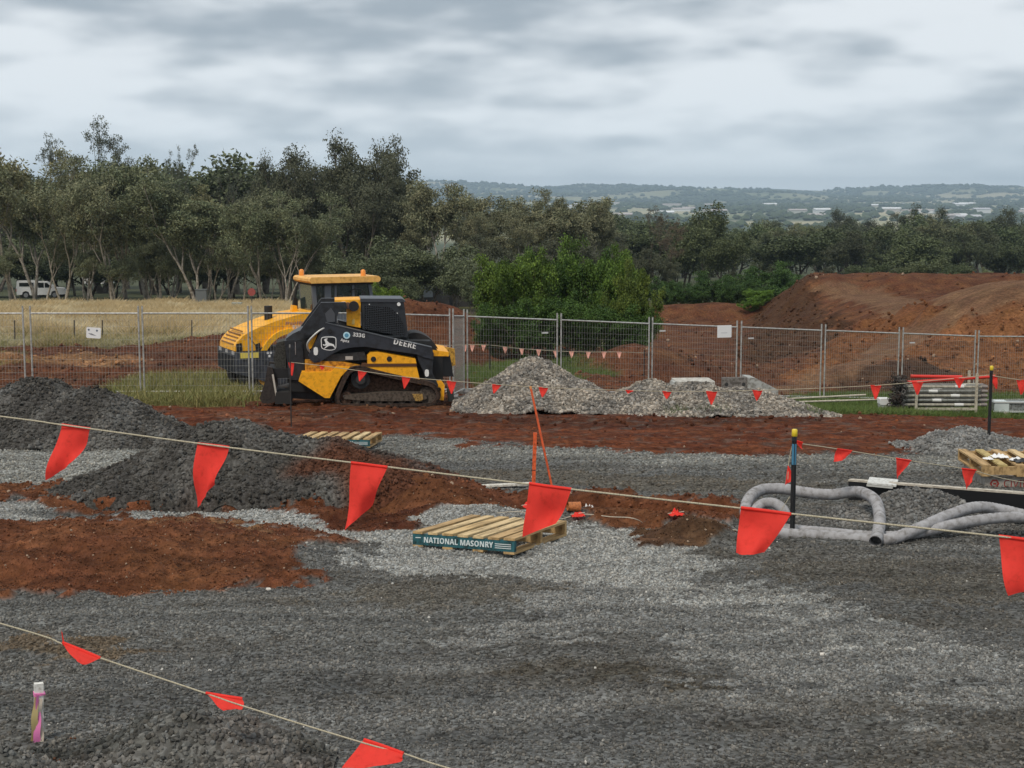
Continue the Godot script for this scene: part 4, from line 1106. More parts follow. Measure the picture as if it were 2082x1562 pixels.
	var rear := part(t, "rear_door", PackedVector2Array([Vector2(-1.52, 1.347), Vector2(-1.327, 1.367), Vector2(-1.153, 1.306), Vector2(-1.112, 0.633), Vector2(-1.204, 0.52), Vector2(-1.439, 0.531)]), -1.5, -0.42, black)
	part(rear, "lamp_bar", PackedVector2Array([Vector2(-1.306, 1.327), Vector2(-1.286, 1.327), Vector2(-1.286, 1.061), Vector2(-1.306, 1.061)]), -0.42, -0.405, chrome)
	part(rear, "radiator_grille", PackedVector2Array([Vector2(-1.694, 1.286), Vector2(-1.52, 1.327), Vector2(-1.5, 0.745), Vector2(-1.612, 0.694), Vector2(-1.735, 0.776), Vector2(-1.765, 0.949)]), -1.4, -0.7, mat(0.05, 0.048, 0.04, 0.8, 0.0, 0.6, 0.3))
	var st := mb()
	tube(st, smooth_path([Vector3(-0.63, 1.66, -0.2), Vector3(-0.83, 1.55, -0.14), Vector3(-1.02, 1.36, -0.12), Vector3(-1.04, 1.22, -0.16), Vector3(-0.97, 1.1, -0.22)], 5), [0.022], 8)
	obj("hydraulic_hose", st, mat(0.45, 0.45, 0.43, 0.4, 0.3), t)
	part(t, "hose_guard", PackedVector2Array([Vector2(-1.041, 1.306), Vector2(-0.918, 1.469), Vector2(-0.816, 1.592), Vector2(-0.857, 1.408), Vector2(-0.959, 1.204), Vector2(-1.02, 1.153)]), -0.46, -0.4, yellow)
	# rear ripper
	var rip := Node3D.new()
	rip.name = "ripper"
	t.add_child(rip, true)
	part(rip, "shank", PackedVector2Array([Vector2(-1.878, 0.816), Vector2(-1.776, 0.796), Vector2(-1.704, 0.388), Vector2(-1.724, 0.082), Vector2(-1.888, 0.041), Vector2(-2, 0.061), Vector2(-2.051, 0.163), Vector2(-1.939, 0.49)]), -0.5, -0.36, mat(0.035, 0.026, 0.022, 0.8, 0.0, 0.5, 0.5))
	part(rip, "shank", PackedVector2Array([Vector2(-1.878, 0.816), Vector2(-1.776, 0.796), Vector2(-1.704, 0.388), Vector2(-1.724, 0.082), Vector2(-1.888, 0.041), Vector2(-2, 0.061), Vector2(-2.051, 0.163), Vector2(-1.939, 0.49)]), -1.5, -1.36, mat(0.035, 0.026, 0.022, 0.8, 0.0, 0.5, 0.5))
	part(rip, "cross_beam", PackedVector2Array([Vector2(-1.857, 0.776), Vector2(-1.367, 0.735), Vector2(-1.367, 0.571), Vector2(-1.816, 0.551)]), -1.5, -0.5, dark)
	part(rip, "blade", PackedVector2Array([Vector2(-1.714, 0.286), Vector2(-1.429, 0.286), Vector2(-1.388, 0.041), Vector2(-1.735, 0.041)]), -1.6, -0.3, mat(0.02, 0.018, 0.017, 0.8))
	st = mb()
	rod(st, Vector3(-1.77, 0.66, -0.33), Vector3(-1.7, 0.2, -0.33), 0.022, 8)
	obj("ram", st, mat(0.6, 0.57, 0.5, 0.4, 0.2), rip)
	# cab
	var cab := Node3D.new()
	cab.name = "cab"
	t.add_child(cab, true)
	part(cab, "yellow_pillar", PackedVector2Array([Vector2(-0.469, 2.184), Vector2(0.071, 2.194), Vector2(0.061, 1.602), Vector2(-0.224, 1.653), Vector2(-0.214, 2), Vector2(-0.469, 2.051)]), -1.5, -0.5, yellow)
	cyl(cab, "work_light", Vector2(-0.075, 2.06), 0.105, -0.5, -0.36, dark, 20)
	cyl(cab, "work_light", Vector2(-0.2, 2.07), 0.07, -0.5, -0.38, mat(0.16, 0.08, 0.05, 0.6), 16)
	part(cab, "warning_sticker", PackedVector2Array([Vector2(-0.327, 2.153), Vector2(-0.245, 2.153), Vector2(-0.245, 2.082), Vector2(-0.327, 2.082)]), -0.5, -0.47, white)
	part(cab, "shell", PackedVector2Array([Vector2(0.082, 2.184), Vector2(0.969, 2.163), Vector2(1, 1.918), Vector2(1.061, 1.388), Vector2(0.102, 1.571)]), -1.5, -0.5, mat(0.024, 0.028, 0.034, 0.45, 0.0, 0.25, 1.0))
	part(cab, "roof", PackedVector2Array([Vector2(0.061, 2.214), Vector2(0.939, 2.204), Vector2(1, 2.163), Vector2(1, 2.133), Vector2(0.061, 2.143)]), -1.52, -0.48, mat(0.045, 0.05, 0.06, 0.4))
	var win := PackedVector2Array([Vector2(0.153, 2.061), Vector2(0.653, 2.031), Vector2(0.755, 1.969), Vector2(0.837, 1.888), Vector2(0.898, 1.796), Vector2(0.949, 1.673), Vector2(0.969, 1.398), Vector2(0.153, 1.582)])
	var pane := part(cab, "side_window", win, -0.5, -0.49, mat(0.006, 0.007, 0.008, 0.2))
	st = mb()
	for k in 22:
		var x: float = 0.15 + k * 0.038
		for seg in Geometry2D.intersect_polyline_with_polygon(PackedVector2Array([Vector2(x, 1.0), Vector2(x, 2.3)]), win):
			box(st, Vector3(x, (seg[0].y + seg[1].y) * 0.5, -0.478), Vector3(0.012, absf(seg[0].y - seg[1].y), 0.01))
	for k in 18:
		var y: float = 1.38 + k * 0.038
		for seg in Geometry2D.intersect_polyline_with_polygon(PackedVector2Array([Vector2(-0.5, y + 0.06), Vector2(1.5, y - 0.11)]), win):
			bar(st, Vector3(seg[0].x, seg[0].y, -0.47), Vector3(seg[1].x, seg[1].y, -0.47), 0.012, 0.01)
	obj("window_guard", st, mat(0.03, 0.035, 0.042, 0.5), pane)
	cyl(cab, "marker_lamp", Vector2(0.865, 2.09), 0.038, -0.5, -0.45, mat(0.8, 0.8, 0.78, 0.3), 16)
	cyl(cab, "bolt", Vector2(0.25, 2.09), 0.013, -0.5, -0.485, white, 10)
	cyl(cab, "bolt", Vector2(0.83, 1.9), 0.013, -0.5, -0.485, white, 10)
	# front: guard, bucket
	part(t, "front_guard", rounded(PackedVector2Array([Vector2(1.082, 1.378), Vector2(1.173, 1.449), Vector2(1.347, 1.429), Vector2(1.531, 1.327), Vector2(1.663, 1.184), Vector2(1.704, 1.082), Vector2(1.531, 1.082), Vector2(1.224, 1.204)]), 3), -1.7, -0.9, mat(0.02, 0.016, 0.014, 0.7))
	var bk := Node3D.new()
	bk.name = "bucket"
	t.add_child(bk, true)
	part(bk, "back_plate", rounded(PackedVector2Array([Vector2(1.592, 0.969), Vector2(1.888, 0.99), Vector2(1.949, 0.939), Vector2(2, 0.592), Vector2(1.98, 0.541), Vector2(1.551, 0.571), Vector2(1.531, 0.694)]), 2), -1.9, -0.5, mat(0.008, 0.009, 0.011, 0.45))
	part(bk, "top_rail", PackedVector2Array([Vector2(1.571, 1.122), Vector2(1.908, 1.071), Vector2(1.908, 0.98), Vector2(1.571, 0.99)]), -1.9, -0.45, yellow)
	part(bk, "side_plate", PackedVector2Array([Vector2(1.857, 1.061), Vector2(2.153, 1), Vector2(2.173, 0.633), Vector2(2, 0.571), Vector2(1.959, 0.949)]), -1.98, -1.9, mat(0.62, 0.34, 0.05, 0.5, 0.0, 0.5, 0.6))
	part(bk, "foot", PackedVector2Array([Vector2(1.867, 0.286), Vector2(2, 0.286), Vector2(2.02, 0.02), Vector2(1.898, 0.02)]), -0.6, -0.42, mat(0.025, 0.028, 0.026, 0.7))
	# marks
	var tilt := deg_to_rad(-13.5)
	words(t, "maker_name", "DEERE", 0.118, Vector3(0.97, 1.285, -0.155), tilt, white)
	words(t, "model_number", "333G", 0.078, Vector3(0.02, 1.475, -0.155), tilt * 0.6, white)
	cyl(t, "round_sticker", Vector2(-0.235, 1.475), 0.072, -0.16, -0.152, mat(0.5, 0.72, 0.8, 0.5), 24)
	cyl(t, "sticker_center", Vector2(-0.235, 1.475), 0.045, -0.152, -0.148, mat(0.1, 0.3, 0.45, 0.5), 8)
	words(t, "sticker_writing", "Apex", 0.055, Vector3(-0.27, 1.365, -0.155), deg_to_rad(-12), white)
	part(t, "white_sticker", rounded(PackedVector2Array([Vector2(-0.913, 1.224), Vector2(-0.837, 1.224), Vector2(-0.837, 1.082), Vector2(-0.913, 1.082)]), 2), -0.16, -0.152, white)
	part(t, "white_sticker", rounded(PackedVector2Array([Vector2(1.388, 0.724), Vector2(1.459, 0.724), Vector2(1.459, 0.602), Vector2(1.388, 0.602)]), 2), -0.19, -0.155, white)
	part(t, "cylinder_sticker", PackedVector2Array([Vector2(-0.265, 1.031), Vector2(-0.112, 1.031), Vector2(-0.112, 0.959), Vector2(-0.265, 0.959)]), -0.23, -0.222, mat(0.45, 0.42, 0.38, 0.6))
	part(t, "pillar_sticker", PackedVector2Array([Vector2(-0.112, 1.765), Vector2(-0.061, 1.796), Vector2(-0.061, 1.673), Vector2(-0.122, 1.673)]), -0.5, -0.492, mat(0.7, 0.5, 0.15, 0.5))
	var badge := rounded(PackedVector2Array([Vector2(-0.755, 1.429), Vector2(-0.643, 1.454), Vector2(-0.469, 1.439), Vector2(-0.449, 1.316), Vector2(-0.469, 1.194), Vector2(-0.592, 1.163), Vector2(-0.745, 1.204), Vector2(-0.765, 1.316)]), 3)
	var bn := Node3D.new()
	bn.name = "badge"
	t.add_child(bn, true)
	part(bn, "rim", badge, -0.16, -0.152, white)
	part(bn, "field", inset(badge, 0.018), -0.152, -0.148, mat(0.008, 0.009, 0.012, 0.5))
	part(bn, "leaping_deer", PackedVector2Array([Vector2(-0.704, 1.388), Vector2(-0.673, 1.413), Vector2(-0.633, 1.418), Vector2(-0.628, 1.398), Vector2(-0.653, 1.388), Vector2(-0.628, 1.357), Vector2(-0.592, 1.321), Vector2(-0.541, 1.306), Vector2(-0.505, 1.291), Vector2(-0.495, 1.276), Vector2(-0.474, 1.224), Vector2(-0.485, 1.214), Vector2(-0.52, 1.255), Vector2(-0.561, 1.265), Vector2(-0.602, 1.26), Vector2(-0.638, 1.24), Vector2(-0.673, 1.219), Vector2(-0.689, 1.204), Vector2(-0.704, 1.209), Vector2(-0.673, 1.245), Vector2(-0.648, 1.27), Vector2(-0.684, 1.265), Vector2(-0.719, 1.27), Vector2(-0.73, 1.291), Vector2(-0.714, 1.296), Vector2(-0.689, 1.286), Vector2(-0.668, 1.306), Vector2(-0.679, 1.342), Vector2(-0.689, 1.367)]), -0.148, -0.144, white)

func roller() -> void:
	var yellow := mat(0.95, 0.45, 0.012, 0.5, 0.0, 0.15, 1.4)
	var grey := mat(0.055, 0.062, 0.078, 0.6, 0.0, 0.4, 1.5)
	var dark := mat(0.012, 0.012, 0.013, 0.7)
	var frame := mat(0.11, 0.125, 0.145, 0.5)
	var tyre := mat(0.03, 0.026, 0.024, 0.9, 0.0, 0.5, 0.8)
	var glass := StandardMaterial3D.new()
	glass.transparency = BaseMaterial3D.TRANSPARENCY_ALPHA
	glass.albedo_color = Color(0.20, 0.27, 0.27, 0.45)
	glass.roughness = 0.04
	glass.metallic_specular = 0.8
	var t := thing("road_roller", "yellow road roller with a cab behind the fence and the loader", "road roller", Vector3(-6.625, -2.401, -35.2), deg_to_rad(25.0))
	t.position.y = height(-7.0, 36.0) - 0.06
	var oy := 0.0
	part(t, "ballast_bumper", PackedVector2Array([Vector2(0, 1.097), Vector2(1.275, 1.097), Vector2(1.275, 0.035), Vector2(0.95, 0.222), Vector2(0.625, 0.385), Vector2(0.275, 0.502), Vector2(0, 0.583)]), -1.8, 0.0, grey)
	for k in 3: part(t, "rear_lamp", PackedVector2Array([Vector2(-0.012, 1.02), Vector2(0, 1.02), Vector2(0, 1.1), Vector2(-0.012, 1.1)]), -0.35 - k * 0.62, -0.13 - k * 0.62, mat(0.4, 0.4, 0.4, 0.4))
	var st := mb()
	for k in 12:
		bar(st, Vector3(-0.008, 0.6, -0.15 - k * 0.14), Vector3(-0.008, 0.98, -0.15 - k * 0.14), 0.03, 0.02)
	obj("bumper_rib", st, dark, t)
	part(t, "number_plate", PackedVector2Array([Vector2(0.113, 1.079), Vector2(0.562, 1.079), Vector2(0.562, 0.945), Vector2(0.113, 0.945)]), 0.0, 0.008, mat(0.78, 0.62, 0.12, 0.5))
	part(t, "white_sticker", PackedVector2Array([Vector2(0.762, 1.074), Vector2(0.812, 1.074), Vector2(0.812, 1.027), Vector2(0.762, 1.027)]), 0.0, 0.008, mat(0.8, 0.8, 0.8, 0.5))
	part(t, "white_sticker", PackedVector2Array([Vector2(0.838, 1.074), Vector2(0.887, 1.074), Vector2(0.887, 1.027), Vector2(0.838, 1.027)]), 0.0, 0.008, mat(0.8, 0.8, 0.8, 0.5))
	part(t, "white_sticker", PackedVector2Array([Vector2(0.8, 1.004), Vector2(0.85, 1.004), Vector2(0.85, 0.945), Vector2(0.8, 0.945)]), 0.0, 0.008, mat(0.8, 0.8, 0.8, 0.5))
	var hood := part(t, "engine_hood", PackedVector2Array([Vector2(0.013, 1.109), Vector2(0.025, 1.237), Vector2(0.087, 1.342), Vector2(0.2, 1.459), Vector2(0.375, 1.564), Vector2(0.625, 1.669), Vector2(1.062, 1.809), Vector2(1.525, 1.925), Vector2(2.375, 2.042), Vector2(2.375, 1.319), Vector2(1.375, 1.622), Vector2(1.125, 1.575), Vector2(0.95, 1.482), Vector2(0.775, 1.319), Vector2(0.625, 1.109)]), -1.62, -0.12, yellow)
	part(hood, "wheel_arch", PackedVector2Array([Vector2(0.625, 1.109), Vector2(0.775, 1.319), Vector2(0.95, 1.482), Vector2(1.125, 1.575), Vector2(1.375, 1.622), Vector2(2.375, 1.319), Vector2(2.375, 1.202), Vector2(1.525, 1.494), Vector2(1.25, 1.482), Vector2(1.075, 1.412), Vector2(0.9, 1.272), Vector2(0.775, 1.109)]), -0.12, -0.02, mat(0.95, 0.50, 0.02, 0.5, 0.0, 0.18, 2.3))
	for k in 5:
		var a := Vector2(0.03 + k * 0.055, 1.26 + k * 0.077)
		st = mb()
		bar(st, Vector3(a.x, a.y, -1.45), Vector3(a.x, a.y, -0.3), 0.035, 0.028, Vector3(0.6, 0.8, 0))
		obj("louvre", st, mat(0.25, 0.11, 0.015, 0.7), hood)
	part(hood, "lamp", PackedVector2Array([Vector2(0.037, 1.284), Vector2(0.175, 1.307), Vector2(0.188, 1.12), Vector2(0.05, 1.109)]), -0.119, -0.1, dark)
	part(hood, "latch", PackedVector2Array([Vector2(0.512, 1.26), Vector2(0.625, 1.295), Vector2(0.625, 1.109), Vector2(0.525, 1.109)]), -0.119, -0.08, dark)
	part(hood, "panel_gap", PackedVector2Array([Vector2(0.338, 1.482), Vector2(0.362, 1.482), Vector2(0.55, 1.202), Vector2(0.525, 1.202)]), -0.119, -0.112, mat(0.2, 0.09, 0.01, 0.7))
	for k in 9:
		var cx: float = 1.28 + 0.055 * k
		part(hood, "worn_decal", PackedVector2Array([Vector2(cx, 1.70 + 0.02 * sin(k * 2.3)), Vector2(cx + 0.045, 1.72 + 0.03 * sin(k * 1.7)), Vector2(cx + 0.05, 1.76 + 0.03 * cos(k * 1.1)), Vector2(cx + 0.01, 1.78)]), -0.119, -0.112, mat(0.42, 0.2, 0.12, 0.7))
	words(hood, "worn_lettering", "RW", 0.1, Vector3(1.55, 1.64, -0.112), 0.05, mat(0.7, 0.62, 0.55, 0.6))
	st = mb()
	rod(st, Vector3(1.06, 1.7, -0.86), Vector3(1.06, 2.13, -0.86), 0.1, 18)
	obj("exhaust", st, dark, t)
	for z in [[-0.62, -0.04], [-1.76, -1.18]]:
		var w := cyl(t, "tyre", Vector2(0.85, 0.55), 0.66, z[0], z[1], tyre, 32)
		cyl(w, "rim", Vector2(0.85, 0.55), 0.34, z[0] - 0.01, z[1] + 0.012, mat(0.5, 0.24, 0.02, 0.6), 24)
	cyl(t, "drum", Vector2(4.4, 0.7), 0.75, -1.85, 0.05, mat(0.16, 0.12, 0.1, 0.6, 0.4), 40)
	part(t, "drum_frame", PackedVector2Array([Vector2(3.375, 0.502), Vector2(5.125, 0.502), Vector2(5.125, 0.968), Vector2(3.375, 1.085)]), -0.04, 0.12, yellow)
	part(t, "rear_frame", PackedVector2Array([Vector2(1.25, 1.097), Vector2(3.625, 1.202), Vector2(3.625, 0.502), Vector2(1.275, 0.385)]), -1.5, -0.35, dark)
	# cab
	var cab := Node3D.new()
	cab.name = "cab"
	t.add_child(cab, true)
	st = mb()
	soft_box(st, Vector3(2.86, 2.765, -0.92), Vector3(1.84, 0.15, 1.4), 0.045)
	obj("roof", st, mat(0.88, 0.48, 0.12, 0.5, 0.0, 0.2, 1.5), cab)
	part(cab, "roof_lining", PackedVector2Array([Vector2(2.0, 2.69), Vector2(3.62, 2.69), Vector2(3.6, 2.63), Vector2(2.03, 2.63)]), -1.5, -0.3, dark)
	part(cab, "cab_base", PackedVector2Array([Vector2(2.062, 1.949), Vector2(3.775, 1.902), Vector2(3.775, 1.202), Vector2(2.062, 1.202)]), -1.42, -0.38, frame)
	for p in [[2.03, 2.08, 0.1], [2.36, 2.36, 0.17], [2.62, 2.62, 0.05], [3.07, 3.1, 0.06], [3.5, 3.62, 0.08]]:
		for z in [[-0.43, -0.36], [-1.46, -1.39]]:
			part(cab, "pillar", PackedVector2Array([Vector2(p[1], 1.9), Vector2(p[1] + p[2], 1.9), Vector2(p[0] + p[2], 2.64), Vector2(p[0], 2.64)]), z[0], z[1], frame)
	part(cab, "side_glass", PackedVector2Array([Vector2(2.1, 1.92), Vector2(3.6, 1.92), Vector2(3.5, 2.63), Vector2(2.08, 2.63)]), -0.405, -0.395, glass)
	part(cab, "side_glass", PackedVector2Array([Vector2(2.1, 1.92), Vector2(3.6, 1.92), Vector2(3.5, 2.63), Vector2(2.08, 2.63)]), -1.425, -1.415, glass)
	part(cab, "end_glass", PackedVector2Array([Vector2(2.05, 1.92), Vector2(2.06, 1.92), Vector2(2.05, 2.63), Vector2(2.04, 2.63)]), -1.39, -0.43, glass)
	part(cab, "end_glass", PackedVector2Array([Vector2(3.66, 1.92), Vector2(3.67, 1.92), Vector2(3.56, 2.63), Vector2(3.55, 2.63)]), -1.39, -0.43, glass)
	part(cab, "seat", PackedVector2Array([Vector2(2.9, 1.9), Vector2(3.05, 1.9), Vector2(3.08, 2.36), Vector2(2.95, 2.36)]), -1.15, -0.7, mat(0.03, 0.04, 0.035, 0.8))
	part(cab, "console", PackedVector2Array([Vector2(2.15, 1.9), Vector2(2.45, 1.9), Vector2(2.4, 2.12), Vector2(2.2, 2.2)]), -1.3, -0.5, dark)
	part(cab, "mirror", rounded(PackedVector2Array([Vector2(3.27, 2.02), Vector2(3.38, 2.02), Vector2(3.38, 2.38), Vector2(3.27, 2.38)]), 3), -0.28, -0.22, dark)
	st = mb()
	tube(st, smooth_path([Vector3(3.32, 2.36, -0.25), Vector3(3.3, 2.5, -0.25), Vector3(3.1, 2.52, -0.3), Vector3(3.0, 2.45, -0.36)], 4), [0.014], 6)
	obj("mirror_arm", st, dark, cab)
	part(cab, "side_light", PackedVector2Array([Vector2(1.86, 2.0), Vector2(2.0, 1.98), Vector2(2.0, 2.25), Vector2(1.9, 2.28)]), -1.55, -1.45, dark)
	for p in [[2.06, -1.3], [3.42, -0.5]]:
		st = mb()
		tube(st, [Vector3(p[0], 2.84, p[1]), Vector3(p[0], 2.86, p[1]), Vector3(p[0], 2.97, p[1]), Vector3(p[0], 3.0, p[1])], [0.07, 0.065, 0.06, 0.03], 12)
		obj("beacon", st, mat(0.8, 0.27, 0.03, 0.25), cab)
	st = mb()
	rod(st, Vector3(3.72, 1.9, -0.5), Vector3(3.72, 2.14, -0.5), 0.06, 12)
	obj("extinguisher", st, mat(0.55, 0.03, 0.025, 0.35), cab)
	part(t, "hood_hinge", PackedVector2Array([Vector2(1.7, 1.92), Vector2(1.86, 1.92), Vector2(1.84, 2.1), Vector2(1.74, 2.12)]), -1.2, -1.0, yellow)

func wheel(parent: Node3D, c: Vector2, z0: float, z1: float, r: float) -> void:
	var w := cyl(parent, "wheel", c, r, z0, z1, mat(0.015, 0.015, 0.016, 0.8), 20)
	cyl(w, "rim", c, r * 0.6, minf(z0, z1) - 0.01, maxf(z0, z1) + 0.01, mat(0.35, 0.35, 0.36, 0.35, 0.6), 16)

func utes() -> void:
	var white := mat(0.75, 0.75, 0.75, 0.3)
	var dark := mat(0.012, 0.014, 0.016, 0.15)
	for u in [[Vector3(-51.702, -8.337, -162), "white ute with a boxed canopy parked among the pale trunks", 0.25], [Vector3(-70.087, -13.184, -250), "second white vehicle half hidden by trunks behind the gums", 0.15]]:
		var p: Vector3 = u[0]
		var t := thing("parked_ute", u[1], "ute", Vector3(p.x, base_height(p.x, -p.z) - 0.02, p.z), u[2], "vehicles parked in the wood")
		var body := PackedVector2Array([Vector2(-2.5, 0.45), Vector2(-1.95, 0.45), Vector2(-1.85, 0.75), Vector2(-1.55, 0.85), Vector2(-1.25, 0.75), Vector2(-1.15, 0.4), Vector2(1.05, 0.4), Vector2(1.15, 0.75), Vector2(1.45, 0.85), Vector2(1.75, 0.75), Vector2(1.85, 0.42), Vector2(2.6, 0.45), Vector2(2.62, 0.85), Vector2(2.5, 1.08), Vector2(1.5, 1.18), Vector2(0.7, 1.82), Vector2(-0.3, 1.86), Vector2(-0.35, 1.95), Vector2(-2.45, 1.95), Vector2(-2.55, 1.1)])
		part(t, "body", body, -0.9, 0.9, white)
		for z in [0.9, -0.92]:
			part(t, "window", PackedVector2Array([Vector2(0.45, 1.2), Vector2(1.2, 1.2), Vector2(0.7, 1.7), Vector2(0.45, 1.72)]), z, z + 0.02, dark)
			part(t, "window", PackedVector2Array([Vector2(-0.25, 1.2), Vector2(0.35, 1.2), Vector2(0.35, 1.72), Vector2(-0.25, 1.74)]), z, z + 0.02, dark)
			part(t, "window", PackedVector2Array([Vector2(-2.2, 1.35), Vector2(-0.7, 1.35), Vector2(-0.7, 1.75), Vector2(-2.2, 1.75)]), z, z + 0.02, dark)
		for c in [Vector2(-1.55, 0.4), Vector2(1.45, 0.4)]:
			wheel(t, c, 0.7, 0.91, 0.39)
			wheel(t, c, -0.91, -0.7, 0.39)
		st_lamp(t)

func st_lamp(t: Node3D) -> void:
	part(t, "headlight", PackedVector2Array([Vector2(2.4, 0.9), Vector2(2.63, 0.85), Vector2(2.55, 1.02)]), 0.55, 0.91, mat(0.6, 0.6, 0.6, 0.2))
	part(t, "tail_light", PackedVector2Array([Vector2(-2.58, 0.8), Vector2(-2.5, 0.8), Vector2(-2.5, 1.1), Vector2(-2.58, 1.1)]), 0.7, 0.91, mat(0.4, 0.02, 0.02, 0.3))

# ---------------------------------------------------------------- things on the site
func on_ground(x: float, d: float, lift := 0.0) -> Vector3:
	return Vector3(x, height(x, d) + lift, -d)

func site_objects() -> void:
	gravel_piles()
	fence()
	pallets()
	stakes()
	buntings()
	hoses()
	slab_and_blocks()
	pipe_rack()
	debris()
	background_things()

# humps: x, d, half width, half depth, height
func pile_height(x: float, d: float, humps: Array) -> float:
	var h := -0.3
	for p in humps:
		var u: float = (x - p[0]) / p[2]
		var v: float = (d - p[1]) / p[3]
		var r: float = sqrt(u * u + v * v + 0.05) - 0.224
		var y: float = p[4] * (1.0 - r)
		if r > 0.7: y = p[4] * pow(maxf(1.3 - r, 0.0), 2.0) / 1.2
		y -= 0.03 + 0.3 * smoothstep(1.05, 1.3, r)
		h = maxf(h, y) if absf(h - y) > 0.1 else maxf(h, y) + pow(0.1 - absf(h - y), 2.0) * 2.0
	return h + nz.get_noise_2d(x * 1.7, d * 1.7 + 300.0) * 0.05 + nz.get_noise_2d(x * 5.0, d * 5.0 + 300.0) * 0.02

func pile(called: String, label: String, humps: Array, step: float, c1: Color, c2: Color, count: int, s0: float, s1: float, spread: float, s: int, soil := 0.0) -> Node3D:
	var r := RandomNumberGenerator.new()
	r.seed = s
	var lo := Vector2(INF, INF); var hi := -lo
	for p in humps:
		lo = lo.min(Vector2(p[0] - p[2] * 1.15, p[1] - p[3] * 1.15)); hi = hi.max(Vector2(p[0] + p[2] * 1.15, p[1] + p[3] * 1.15))
	var c := (lo + hi) * 0.5
	var o := thing(called, label, "pile", on_ground(c.x, c.y), 0.0, "heaps of crushed rock on the site")
	var nx := int((hi.x - lo.x) / step) + 1
	var nd := int((hi.y - lo.y) / step) + 1
	var st := mb()
	st.set_smooth_group(1)
	var grid := []
	for j in nd + 1:
		for i in nx + 1:
			var x: float = lo.x + i * step; var d: float = lo.y + j * step
			grid.append([Vector3(x, height(x, d) + pile_height(x, d, humps), -d) - o.position, pile_height(x, d, humps)])
	for j in nd:
		for i in nx:
			var k := j * (nx + 1) + i
			var q := [grid[k], grid[k + nx + 1], grid[k + nx + 2], grid[k + 1]]
			if maxf(maxf(q[0][1], q[1][1]), maxf(q[2][1], q[3][1])) < -0.03: continue
			for w in [0, 1, 2, 0, 2, 3]:
				var p: Vector3 = q[w][0]
				var f: float = clampf(0.5 + nz.get_noise_2d((p.x + c.x) * 1.3, (p.z - c.y) * 1.3 + p.y * 2.0) * 1.3, 0.0, 1.0)
				var col := c1.lerp(c2, f)
				if soil > 0.0: col = col.lerp(Color(0.085, 0.036, 0.021), smoothstep(0.0, 1.0, soil * 1.4 * (nz.get_noise_2d(p.x * 0.9 + 3.0, p.z * 0.9) + p.x * 0.45)))
				st.set_color(Color(col.r / 0.55, col.g / 0.55, col.b / 0.55))
				st.add_vertex(p)
	obj("heap", st, mats["gravel_ground"], o)
	var buf := PackedFloat32Array()
	buf.resize(count * 16)
	var n := 0
	for k in count * 4:
		if n >= count: break
		var x: float = r.randf_range(lo.x, hi.x); var d: float = r.randf_range(lo.y, hi.y)
		var h := pile_height(x, d, humps)
		if h < -0.05 + 0.08 * r.randf(): continue
		var sz: float = lerpf(s0, s1, pow(r.randf(), 2.0))
		var p := Vector3(x, height(x, d) + maxf(h, 0.0) + sz * 0.12, -d) - o.position
		var f: float = clampf(0.5 + nz.get_noise_2d((p.x + c.x) * 1.3, (p.z - c.y) * 1.3 + p.y * 2.0) * 1.3 + r.randf_range(-0.3, 0.3), 0.0, 1.0)
		var col := c1.lerp(c2, f)
		if soil > 0.0: col = col.lerp(Color(0.085, 0.036, 0.021), smoothstep(0.0, 1.0, soil * 1.4 * (nz.get_noise_2d(p.x * 0.9 + 3.0, p.z * 0.9) + p.x * 0.45)))
		put(buf, n * 16, spin(r, Vector3(sz * r.randf_range(0.7, 1.5), sz * r.randf_range(0.6, 1.0), sz)), p, stone_color(r, col, spread))
		n += 1
	buf.resize(n * 16)
	scatter("stones", stone_mesh, painted(), buf, o)
	return o

